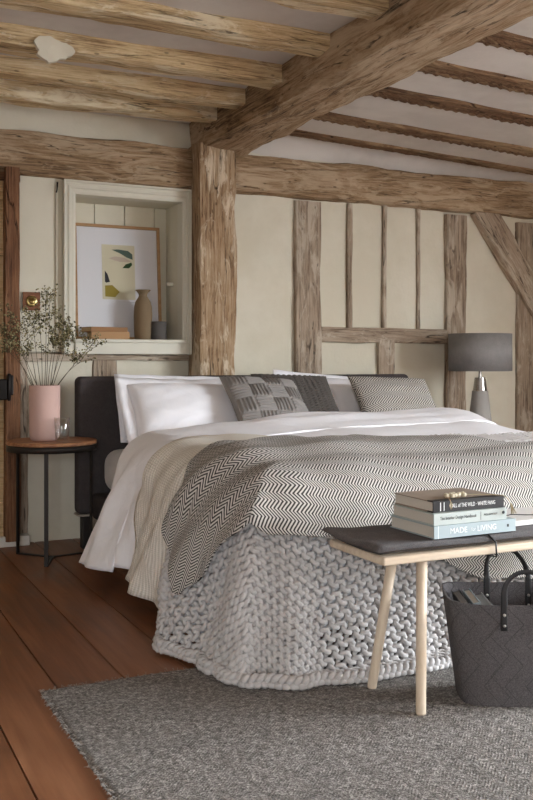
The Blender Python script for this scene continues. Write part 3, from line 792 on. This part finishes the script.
# cream knitted blanket
def bg_uv(a, b):
    u = lerp(.80, 3.75, a)
    top = spline([(.80, 3.72), (1.2, 3.72), (1.6, 3.74), (2.2, 3.52), (3.75, 3.3)], u)
    return u, lerp(3.0, top, b)
cloth('cream_blanket', M['beige'], 140, 50, bg_uv, .045, .006, 'cream fine knit blanket hanging between duvet and chunky throw', 'blanket',
      hfn=lambda u, v: (duv_h(u, v) + .030 + .012 * sin(v * 38 + u * 10 + 2 * nz(u * 3, v * 3)) * smooth(1.6, 1.1, u) + .005 * nz(u * 4, v * 12)))

def ck_hem(u): return spline([(.7, 2.15), (1.1, 2.10), (1.5, 2.04), (2.1, 2.02), (3.7, 2.02)], u)
def ck_top(u): return spline([(.7, 3.10), (1.3, 3.10), (1.7, 3.14), (2.1, 3.28), (3.7, 3.36)], u)
# herringbone throw
def hb_uv(a, b):
    u = lerp(.955, 3.78, a)
    top = spline([(.955, 2.97), (1.15, 3.11), (1.42, 3.30), (1.75, 3.45), (2.1, 3.16), (2.5, 2.88), (3.8, 2.86)], u)
    bot = spline([(.955, 2.93), (1.08, 2.80), (1.3, 2.63), (1.5, 2.61), (1.72, 2.58), (2.1, 2.42), (2.7, 2.3), (3.8, 2.3)], u)
    return u, lerp(bot, top, b)
def hb_h(u, v):
    return duv_h(u, v) + .074 + .030 * smooth(2.85, 2.98, v) - .03 * smooth(ck_top(u), ck_top(u) + .12, v) + .012 * (1 + sin((u * .55 + v) * 34 + 1.5 * nz(u * 2, v * 2))) * smooth(1.6, 1.15, u)
ht = cloth('herringbone_throw', M['herring'], 240, 110, hb_uv, 0, .007, 'black and white herringbone throw over the foot of the bed', 'throw', q=.15, hfn=hb_h)

# chunky knitted throw: one continuous thick yarn knitted in rows of interlocking loops
AL = radians(27); CA, SA = cos(AL), sin(AL)
CS, WS = .040, .044          # course spacing (along the chains), chain spacing
CU0 = .745
yarn = []
c0 = int((CU0 * SA + 1.9 * CA) / CS) - 1; c1 = int((3.6 * SA + 3.25 * CA) / CS) + 1
for cidx in range(c0, c1):
    pts = []
    for k in range(0, int(4.4 / WS * 12)):
        tt = 2 * pi * k / 12
        qq = -.9 + WS * (tt + 1.15 * sin(2 * tt)) / (2 * pi); p = CS * (cidx + .5 + .80 * cos(tt)); kz = cos(2 * tt)
        u = p * SA + qq * CA; v = p * CA - qq * SA
        if u < CU0 or u > 3.55 or v < ck_hem(u) + .01 or v > ck_top(u): continue
        pts.append(layer(u, v, duv_h(u, v) + .036 + .0095 * kz + .030 * smooth(2.88, 2.98, v), .0, .012))
    yarn += pts if cidx % 2 == 0 else pts[::-1]
ckm = MB().tube(yarn, .0088, 6)
# plaited edge: three strands following the cut edge
edge = []
L_ = [(1.42, 3.10), (1.0, 3.10)] + [(CU0, 3.06)] + [(CU0 - .005, v / 100) for v in range(300, 222, -3)] + [(CU0 + .02, 2.18)] + [(u / 100, ck_hem(u / 100)) for u in range(78, 356, 3)]
for (a, b), (c, d) in zip(L_, L_[1:]):
    n_ = max(int(hypot(c - a, d - b) / .004), 1)
    for i in range(n_): edge.append((lerp(a, c, i / n_), lerp(b, d, i / n_)))
ctr = [layer(u, v, duv_h(u, v) + .042 + .030 * smooth(2.88, 2.98, v), 0., .012) for u, v in edge]
dist = [0.]
for a, b in zip(ctr, ctr[1:]): dist.append(dist[-1] + (b - a).length)
for k in range(3):
    pts = []
    for i in range(1, len(ctr) - 1):
        tg = (ctr[i + 1] - ctr[i - 1])
        if tg.length < 1e-6: continue
        tg.normalize(); nn = base(edge[i][0], edge[i][1], 0., ZF, True)[1]; lt_ = tg.cross(nn).normalized(); nn = lt_.cross(tg)
        ph = dist[i] * 2 * pi / .07 + k * 2 * pi / 3
        P_ = ctr[i] + lt_ * (.019 * sin(ph) + .012 * nz(dist[i] * 9, 4)) + nn * (.010 * sin(2 * ph) - .004); P_.z = max(P_.z, .022)
        if not pts or (P_ - pts[-1]).length > .006: pts.append(P_)
    ckm.tube(pts, .0105, 7)
ct = ckm.build('chunky_throw', M['chunky'], fix=False)
tag(ct, 'chunky pale grey hand knitted throw hanging to the rug', 'throw')

# ------------------------------------------------------------------ pillows and cushions
def pillow_mesh(w, h, t, n=40, pinch=.07, disp=None, seed=0, m=None):
    mb = MB(); m = m or n
    def P(a, b, sgn):
        s = a * 2 - 1; q = b * 2 - 1
        e = (max(0, 1 - abs(s) ** 2.6) * max(0, 1 - abs(q) ** 2.6)) ** .5
        x = w / 2 * s * (1 - pinch * (1 - q * q) * abs(s)); z = h / 2 * q * (1 - pinch * (1 - s * s) * abs(q))
        th = t / 2 * e * (1 + .12 * nz(s * 1.7, q * 1.7, seed)) + e * nz(s * 4, q * 4, seed + 3) * .006
        if disp and sgn < 0: th += disp(x, z) * min(1, e * 2.5)
        return Vector((x, sgn * th, z))
    mb.grid(n, m, lambda a, b: P(a, b, -1), lambda a, b: (w * a, h * b)); mb.grid(n, m, lambda a, b: P(1 - a, b, 1), lambda a, b: (w * (1 - a), h * b))
    bm = None
    return mb
def weld(o, d=.0005):
    bm = bmesh.new(); bm.from_mesh(o.data); bmesh.ops.remove_doubles(bm, verts=bm.verts[:], dist=d); bm.to_mesh(o.data); bm.free(); return o
def place(e, c, tilt, roll=0, yaw=0):
    e.location = c; e.rotation_euler = (Matrix.Rotation(yaw, 4, 'Z') @ Matrix.Rotation(-tilt, 4, 'X') @ Matrix.Rotation(roll, 4, 'Y')).to_euler()
def white_pillow(c, tilt, roll, yaw, label, seed, w=.72, h=.46, t=.17):
    e = empty('pillow', c, label=label, cat='pillow', group='white pillows against the headboard'); place(e, c, tilt, roll, yaw)
    weld(pillow_mesh(w, h, t, 40, .04, None, seed).build('pillow_body', M['cotton'], e, fix=False))
    m = MB(); n = 120; fw = .05
    def fr(a, b):
        g = a * 4; sd = int(min(g, 3.9999)); f = (g - sd) * 2 - 1
        s, q = [(f, -1), (1, f), (-f, 1), (-1, -f)][sd]
        ox, oz = s * (w / 2 + fw * b - (1 - b) * .035), q * (h / 2 + fw * b - (1 - b) * .03)
        return Vector((ox, nz(ox * 9, oz * 9, seed) * .014 * b + .0015, oz))
    m.grid(n, 3, fr); o = m.build('flange', M['cotton'], e, fix=False); solid(o, .004)
    return e
white_pillow(Vector((1.84, 4.775, .735)), radians(22), radians(2), radians(3), 'white pillow standing behind the front pillow on the door side', 2, h=.28, t=.09)
white_pillow(Vector((1.83, 4.575, .705)), radians(44), radians(3), 0, 'white pillow with a wide flange leaning in front on the door side', 1, w=.75, h=.43, t=.19)
white_pillow(Vector((2.78, 4.775, .74)), radians(20), radians(5), radians(-2), 'white pillow mostly hidden, its corner peeking above the dark cushion', 5, h=.26, t=.09)
white_pillow(Vector((2.97, 4.60, .71)), radians(42), radians(4), 0, 'white pillow between the dark cushion and the herringbone cushion', 4, w=.62, h=.36, t=.14)

def emb(x, z):
    c = .105; i, j = floor(x / c + 50), floor(z / c + 50); k = (i + j) % 2
    s = (x if k else z) / .021
    edge = min(abs((x / c) % 1), 1 - abs((x / c) % 1), abs((z / c) % 1), 1 - abs((z / c) % 1)) * c
    return .007 * smooth(-.4, .4, sin(2 * pi * s)) * smooth(.002, .008, edge)
e = empty('embossed_cushion', (0, 0, 0), label='mid grey cushion with raised maze-like lines leaning on white pillow', cat='cushion')
place(e, Vector((2.15, 4.42, .765)), radians(50), radians(5), radians(4))
weld(pillow_mesh(.45, .42, .12, 170, .06, emb, 8).build('cushion_body', M['emboss'], e, fix=False))
def cable(x, z):
    a = .032; f = (x / a) % 1 - .5
    return .009 * sqrt(max(0, 1 - (2 * f) ** 2)) * (.6 + .4 * sin(2 * pi * (z / .018) + (1 if f > 0 else -1) * f * 6))
e = empty('knitted_cushion', (0, 0, 0), label='charcoal rib knitted cushion behind the maze-like cushion', cat='cushion')
place(e, Vector((2.37, 4.50, .77)), radians(46), radians(3), radians(-2))
weld(pillow_mesh(.46, .42, .10, 150, .06, cable, 9).build('cushion_body', M['darkknit'], e, fix=False))
e = empty('herringbone_cushion', (0, 0, 0), label='grey herringbone cushion nearest to the table lamp', cat='cushion')
place(e, Vector((2.95, 4.42, .762)), radians(44), radians(3), radians(-4))
weld(pillow_mesh(.50, .38, .12, 50, .05, None, 12).build('cushion_body', M['herring_cushion'], e, fix=False))

# ------------------------------------------------------------------ rug
rg = empty('rug', (0, 0, 0), label='grey woven wool rug under the bench and bed foot', cat='rug')
rx0, rx1, ry0, ry1 = .608, 4.3, .5, 2.82
def rugp(a, b):
    x = lerp(rx0, rx1, a); y = lerp(ry0, ry1, b)
    if a == 0: x += nz(y * 18, 3) * .006
    if b == 1: y += nz(x * 18, 8) * .006
    dd = min(a * (rx1 - rx0), (1 - b) * (ry1 - ry0))
    return Vector((x, y, .0015 + .0085 * smooth(0, .012, dd) + .0012 * nz(x * 30, y * 30)))
MB().grid(370, 232, rugp).build('woven_field', M['rug'], rg, fix=False)
fb = MB()
for i in range(900):
    if i % 2: y = random.uniform(ry0, ry1); p = Vector((rx0 + random.uniform(-.002, .012), y, random.uniform(.004, .010))); d = Vector((-1, random.gauss(0, .8), random.uniform(-.3, .4)))
    else: x = random.uniform(rx0, rx1); p = Vector((x, ry1 + random.uniform(-.012, .002), random.uniform(.004, .010))); d = Vector((random.gauss(0, .8), 1, random.uniform(-.3, .4)))
    q = p + d.normalized() * random.uniform(.006, .018); q.z = max(q.z, .002)
    md = (p + q) / 2 + Vector((0, 0, random.uniform(.001, .005))); fb.tube([p, md, q], .0008, 3)
fb.build('frayed_edge', M['rug_fibre'], rg, fix=False)['kind'] = 'stuff'
RZ = .0105

# ------------------------------------------------------------------ bench
bn = empty('bench', (0, 0, RZ), label='pale ash bench with round splayed legs at the foot of the bed', cat='bench')
bx0, bx1, by0, by1, bz = 1.412, 2.64, 2.178, 2.482, .443
MB().bx((bx0, by0, bz - .024), (bx1, by1, bz), .006, 3).build('seat_board', M['bench_wood'], bn, flat=False); sharp(bn.children[-1], 40)
for tx, ty, fx, fy in ((1.572, 2.225, 1.525, 2.163), (1.58, 2.38, 1.515, 2.402), (2.50, 2.225, 2.55, 2.163), (2.50, 2.38, 2.55, 2.405)):
    MB().tube([(fx, fy, 0.0), (fx, fy, .004), (lerp(fx, tx, .5), lerp(fy, ty, .5), (bz - .024) / 2), (tx, ty, bz - .0245)], lambda f: .0135 + .0025 * f, 20).build('leg', M['bench_leg'], bn); sharp(bn.children[-1], 40)
# felt pad with straps
bz += RZ
pad = empty('seat_pad', (0, 0, 0), label='charcoal felt seat pad lying on the bench', cat='seat pad')
n1, n2 = 80, 24
def padp(sg):
    def f(a, b):
        x = lerp(bx0 - .015, bx1 - .02, a); y = lerp(by0 + .004, by1 + .03, b)
        e = min(1, min(a * 1.2, (1 - a) * 1.2, b * .31, (1 - b) * .31) / .03); e = sqrt(max(0, e * (2 - e)))
        mz = bz + .016 + .005 * nz(x * 5, y * 5)
        mz += .010 * smooth(.10, 0, a) * smooth(.55, 1, b)
        z = mz + sg * e * (.013 + .003 * nz(x * 9, y * 9, 2))
        x += .006 * nz(y * 9, a, 1) * (1 - e); y += .01 * nz(x * 4, b, 5) * (1 - e)
        return Vector((x, y, max(z, bz + .001)))
    return f
weld(MB().grid(n1, n2, padp(1)).grid(n1, n2, padp(-1)).build('pad_body', M['pad'], pad))
sx = 1.79
m = MB().tube([(sx + .0, by1 + .026, bz + .006), (sx - .03, 2.40, bz + .036), (sx - .02, 2.30, bz + .035), (sx, by0 + .02, bz + .031), (sx + .006, by0 - .007, bz + .012), (sx + .008, by0 - .008, bz - .03), (sx + .008, by0 + .02, bz - .032), (sx + .01, 2.3, bz - .031), (sx, by1 + .0, bz - .031)], .0028, 8)
m.build('strap', M['leather'], pad)

# books on the bench
def lettering(parent, body, size, mat, loc, sx_=1.0, rot=(pi / 2, 0, 0)):
    cu = bpy.data.curves.new('lettering', 'FONT'); cu.body = body; cu.size = size; cu.extrude = .0002; cu.align_x = 'LEFT'; cu.align_y = 'CENTER'; cu.resolution_u = 3
    to = bpy.data.objects.new('tmp', cu); COL.objects.link(to)
    dg = bpy.context.evaluated_depsgraph_get(); me = bpy.data.meshes.new_from_object(to.evaluated_get(dg))
    bpy.data.objects.remove(to); me.materials.clear(); me.materials.append(mat)
    o = bpy.data.objects.new('spine_lettering', me); COL.objects.link(o); o.parent = parent; o.location = loc; o.rotation_euler = rot; o.scale = (sx_, 1, 1)
    return o
z = bz + .0335
G = 'books stacked on the bench'
b1 = book('bench_book', .302, .222, .037, M['cover_blue'], M['pages'], (1.742, 2.308, z), radians(1), label='large pale blue book at the bottom of the bench stack', cat='book', group=G)
lettering(b1, 'MADE', .0235, M['ink_grey'], (-.095, -.1113, .0185), 1.0); lettering(b1, 'for', .015, M['ink_grey'], (-.018, -.1113, .0185), 1.0); lettering(b1, 'LIVING', .0235, M['ink_grey'], (.004, -.1113, .0185), 1.0)
MB().bx((.117, -.1115, .015), (.124, -.1108, .023)).build('publisher_mark', M['ink_dark'], b1, flat=True)
MB().bx((-.137, -.1113, .0), (-.1355, -.1108, .037)).build('spine_line', M['ink_grey'], b1, flat=True)
b2 = book('bench_book', .268, .21, .034, M['cover_mist'], M['pages'], (1.727, 2.306, z + .0375), radians(1), label='pale grey green book in the middle of the bench stack', cat='book', group=G)
lettering(b2, 'The Interior Design Handbook', .0135, M['ink_dark'], (-.112, -.1053, .019), .78); lettering(b2, 'FRIDA RAMSTEDT', .0085, M['ink_dark'], (.048, -.1053, .019), .75)
MB().bx((.036, -.1055, .004), (.037, -.1049, .030)).build('spine_line', M['ink_dark'], b2, flat=True)
MB().lathe([(0, 0), (.005, 0), (.005, .0006), (0, .0006)], 12, caps=False).xf(Matrix.Translation((.122, -.1049, .021)) @ Matrix.Rotation(pi / 2, 4, 'X')).build('publisher_mark', M['ink_dark'], b2)
b3 = empty('bench_book', (1.732, 2.315, z + .072), radians(0), label='stone grey book with black spine on top of the bench stack', cat='book', group=G)
w_, d_, h_ = .258, .205, .033
MB().bx((-w_ / 2, -d_ / 2 + .03, 0), (w_ / 2, d_ / 2, .003), .0008).bx((-w_ / 2, -d_ / 2 + .03, h_ - .003), (w_ / 2, d_ / 2, h_), .0008).build('cover', M['cover_tan'], b3, flat=True)
MB().bx((-w_ / 2, -d_ / 2, 0), (w_ / 2, -d_ / 2 + .031, .0032), .001).bx((-w_ / 2, -d_ / 2, h_ - .0032), (w_ / 2, -d_ / 2 + .031, h_ + .0003), .001).bx((-w_ / 2, -d_ / 2, .001), (w_ / 2, -d_ / 2 + .004, h_ - .001), .001).build('spine', M['cover_black'], b3, flat=True)
MB().bx((-w_ / 2 + .004, -d_ / 2 + .004, .003), (w_ / 2 - .004, d_ / 2 - .004, h_ - .003)).build('page_block', M['pages'], b3, flat=True)
lettering(b3, 'CALL of THE WILD · WHITE FANG', .0165, M['ink_white'], (-.070, -.1028, .0165), .66)
MB().bx((-.105, -.1031, .004), (-.102, -.1024, .029)).bx((-.092, -.1031, .004), (-.090, -.1024, .029)).build('spine_line', M['ink_white'], b3, flat=True)
b4 = book('open_notebook', .26, .19, .016, plain('white_cover', hexc('d9d6d2'), .7), M['pages'], (2.06, 2.36, z), radians(3), label='white book lying flat beside the bench stack', cat='book')
m = MB().tube([(-.10, -.02, .0175), (-.05, .0, .0175), (-.01, -.03, .0175), (.03, -.05, .0175), (.05, -.097, .0172), (.055, -.0985, .006)], .0015, 6); m.build('ribbon', M['leather'], b4)
# bead garland on top of the stack
gz = z + .072 + .0335
gd = empty('bead_garland', (1.72, 2.30, gz), label='string of cream wooden beads draped on the top book', cat='garland')
path = [Vector(p) for p in [(-.068, -.105, -.02), (-.066, -.104, -.004), (-.062, -.09, .004), (-.05, -.06, .004), (-.02, -.035, .004), (.02, -.03, .004), (.06, -.045, .004), (.10, -.07, .004), (.128, -.098, .004), (.138, -.110, -.006), (.145, -.113, -.022), (.155, -.113, -.033)]]
MB().tube(path, .0014, 6).build('string', M['string'], gd)
bs = [(-.045, -.055), (-.03, -.062), (-.015, -.055), (0, -.05), (-.038, -.042), (-.02, -.040), (-.005, -.034), (.012, -.04), (.02, -.052), (.028, -.034)]
for i, (a, b) in enumerate(bs):
    o = MB().lathe([(0, -.007), (.004, -.006), (.0065, -.003), (.0072, 0), (.0065, .003), (.004, .006), (0, .007)], 14, caps=False).build('bead', M['bead'], gd, loc=(a, b, .0072))
ts = MB()
for k in range(14):
    a = random.uniform(-.006, .006); ts.tube([(.146 + a * .3, -.113, -.018), (.150 + a, -.115 + random.uniform(-.003, .003), -.036), (.156 + a * 2, -.116, -.050)], .0009, 4)
ts.build('tassel', M['string'], gd)
ts = MB().tube([(-.068, -.1055, -.003), (-.074, -.107, -.012), (-.069, -.1065, -.024), (-.063, -.1065, -.012), (-.067, -.106, -.003)], .0014, 6); ts.build('knot', M['string'], gd)

# ------------------------------------------------------------------ felt bag with books
BR = radians(-27)
bag = empty('felt_bag', (1.862, 2.160, RZ), BR, label='dark grey felt storage bag with black leather handles under the bench', cat='bag')
bw0, bd0, bw1, bd1, BH = .34, .19, .425, .235, .295
def outl(w, d, a):
    n = 4.2
    ca, sa = cos(a), sin(a)
    return (w / 2 * abs(ca) ** (2 / n) * (1 if ca >= 0 else -1), d / 2 * abs(sa) ** (2 / n) * (1 if sa >= 0 else -1))
NS, NH = 120, 24
vs = []; uvs = []; fs = []
def ringpt(a, f, inset):
    w = lerp(bw0, bw1, f) - inset * 2; d = lerp(bd0, bd1, f) - inset * 2
    x, y = outl(w, d, a)
    z = f * (BH + .006 * abs(x / bw1 * 2) ** 3 + .012 * smooth(-.06, .06, y))
    y += .004 * sin(x * 14) * f
    return (x, y, z)
rings = [(f / NH, 0) for f in range(NH + 1)] + [(1.0, .0055)] + [(f / NH, .0055) for f in range(NH - 1, 0, -1)]
arc = [0.]
for k in range(1, NS): arc.append(arc[-1] + hypot(*[q - w for q, w in zip(outl(bw1, bd1, 2 * pi * k / NS), outl(bw1, bd1, 2 * pi * (k - 1) / NS))]))
for f, ins in rings:
    for k in range(NS):
        a = 2 * pi * k / NS; p = ringpt(a, f, ins); vs.append((p[0], p[1], max(p[2], .001))); uvs.append((arc[k], p[2]))
for i in range(len(rings) - 1):
    for k in range(NS):
        fs.append((i * NS + k, i * NS + (k + 1) % NS, (i + 1) * NS + (k + 1) % NS, (i + 1) * NS + k))
fs.append(tuple(range(NS))[::-1]); fs.append(tuple((len(rings) - 1) * NS + k for k in range(NS)))
m = MB(); m.add(vs, fs); m.uv = uvs; o = m.build('bag_body', M['felt'], bag); sharp(o, 50)
def handle(y, sgn, name='handle', up_=0., lean=0.):
    hw = .063; pts = []
    for i in range(41):
        f = i / 40
        if f < .3: p = (-hw, y(f), lerp(BH - .07, BH + .035, f / .3))
        elif f > .7: p = (hw, y(f), lerp(BH + .035, BH - .07, (f - .7) / .3))
        else:
            a = pi * (1 - (f - .3) / .4); p = (hw * cos(a), y(f) + lean * sin(a), BH + .035 + (.062 + up_) * sin(a))
        pts.append(p)
    ho = MB().tube(pts, lambda f: .0095 - .003 * smooth(.25, .4, f) * smooth(.75, .6, f), 12, up=Vector((0, 1, 0)), flat=.34)
    o = ho.build(name, M['leather'], bag)
    for sx2 in (-hw, hw):
        for zz in (BH - .025, BH - .055):
            r = MB().lathe([(0, 0), (.0045, 0), (.0045, .0015), (.003, .003), (0, .0035)], 14, caps=False)
            r.xf(Matrix.Translation((sx2, y(.1) + sgn * .0045, zz)) @ Matrix.Rotation(pi / 2 * (1 if sgn < 0 else -1), 4, 'X')).build('rivet', M['steel'], o)
handle(lambda f: -bd1 / 2 - .0045 + .004 * smooth(.0, .2, .1), -1)
handle(lambda f: bd1 / 2 - .011, -1, 'handle', .012, .07)
def bag_book(x, y, tilt, w, h, t, cov, label, spine_band=None):
    e = empty('magazine_book', (0, 0, 0), label=label, cat='book', group='books standing in the felt bag')
    MB().bx((-t / 2, -w / 2, 0), (-t / 2 + .0025, w / 2, h), .0006).bx((t / 2 - .0025, -w / 2, 0), (t / 2, w / 2, h), .0006).bx((-t / 2, -w / 2, 0), (t / 2, -w / 2 + .0025, h), .0006).build('cover', cov, e, flat=True)
    MB().bx((-t / 2 + .0025, -w / 2 + .0025, .003), (t / 2 - .0025, w / 2 - .003, h - .004)).build('page_block', M['pages'] if spine_band is None else spine_band, e, flat=True)
    MTX = Matrix.Translation((1.862, 2.160, RZ)) @ Matrix.Rotation(BR, 4, 'Z') @ Matrix.Translation((x, y, .012)) @ Matrix.Rotation(tilt, 4, 'Y')
    e.matrix_world = MTX; return e
bag_book(-.105, .0, radians(-12), .16, .285, .024, M['cover_black'], 'black book at the outer end inside the felt bag', M['cover_grey'])
bag_book(-.072, .0, radians(-12), .16, .288, .022, M['cover_blue'], 'pale blue book in the middle inside the felt bag', M['pages'])
bag_book(-.040, .0, radians(-12), .16, .276, .026, M['cover_grey'], 'grey book nearest to the handle inside the felt bag', M['cover_grey'])

# ------------------------------------------------------------------ light and camera
wd = bpy.data.worlds.new('daylight'); SC.world = wd; wd.use_nodes = True
bgn = wd.node_tree.nodes['Background']; bgn.inputs[0].default_value = (.88, .94, 1.0, 1); 
_t = wd.node_tree; _tc = _t.nodes.new('ShaderNodeTexCoord'); _sp = _t.nodes.new('ShaderNodeSeparateXYZ'); _mr = _t.nodes.new('ShaderNodeMapRange'); _m2 = _t.nodes.new('ShaderNodeMapRange'); _ad = _t.nodes.new('ShaderNodeMath')
_t.links.new(_tc.outputs['Generated'], _sp.inputs[0])     # overcast sky: dim ground, brighter towards the zenith
for _n, _v in ((_mr, (-.06, .06, 2.3, 5.0)), (_m2, (0., 1., 0., 9.0))):
    _t.links.new(_sp.outputs[2], _n.inputs[0])
    for _i, _x in enumerate(_v): _n.inputs[_i + 1].default_value = _x
_t.links.new(_mr.outputs[0], _ad.inputs[0]); _t.links.new(_m2.outputs[0], _ad.inputs[1]); _t.links.new(_ad.outputs[0], bgn.inputs[1])
def portal(name, loc, rot, sx_, sy_):
    L = bpy.data.lights.new(name, 'AREA'); L.shape = 'RECTANGLE'; L.size = sx_; L.size_y = sy_; L.cycles.is_portal = True
    o = bpy.data.objects.new(name, L); COL.objects.link(o); o.location = loc; o.rotation_euler = rot
portal('window_daylight', (RX1 + .2, (WIN['y0'] + WIN['y1']) / 2, (WIN['z0'] + WIN['z1']) / 2), (0, pi / 2, 0), WIN['z1'] - WIN['z0'], WIN['y1'] - WIN['y0'])
portal('window_daylight', ((WIN2['x0'] + WIN2['x1']) / 2, RY0 - .2, (WIN2['z0'] + WIN2['z1']) / 2), (pi / 2, 0, 0), WIN2['x1'] - WIN2['x0'], WIN2['z1'] - WIN2['z0'])

cam = bpy.data.cameras.new('camera'); co = bpy.data.objects.new('camera', cam); COL.objects.link(co)
co.location = (0, 0, 1); co.rotation_euler = (pi / 2, 0, -YAW)
cam.sensor_fit = 'AUTO'; cam.sensor_width = 36; cam.lens = FPX / 800 * 36; cam.shift_y = -.05; cam.clip_start = .02
SC.camera = co
vs_ = SC.view_settings; vs_.view_transform = 'Standard'; vs_.look = 'None'; vs_.gamma = 1; vs_.use_curve_mapping = False; vs_.exposure = 2.9
SC.cycles.use_denoising = True; SC.cycles.max_bounces = 10; SC.cycles.diffuse_bounces = 6; SC.cycles.transparent_max_bounces = 12; SC.cycles.sample_clamp_indirect = 6
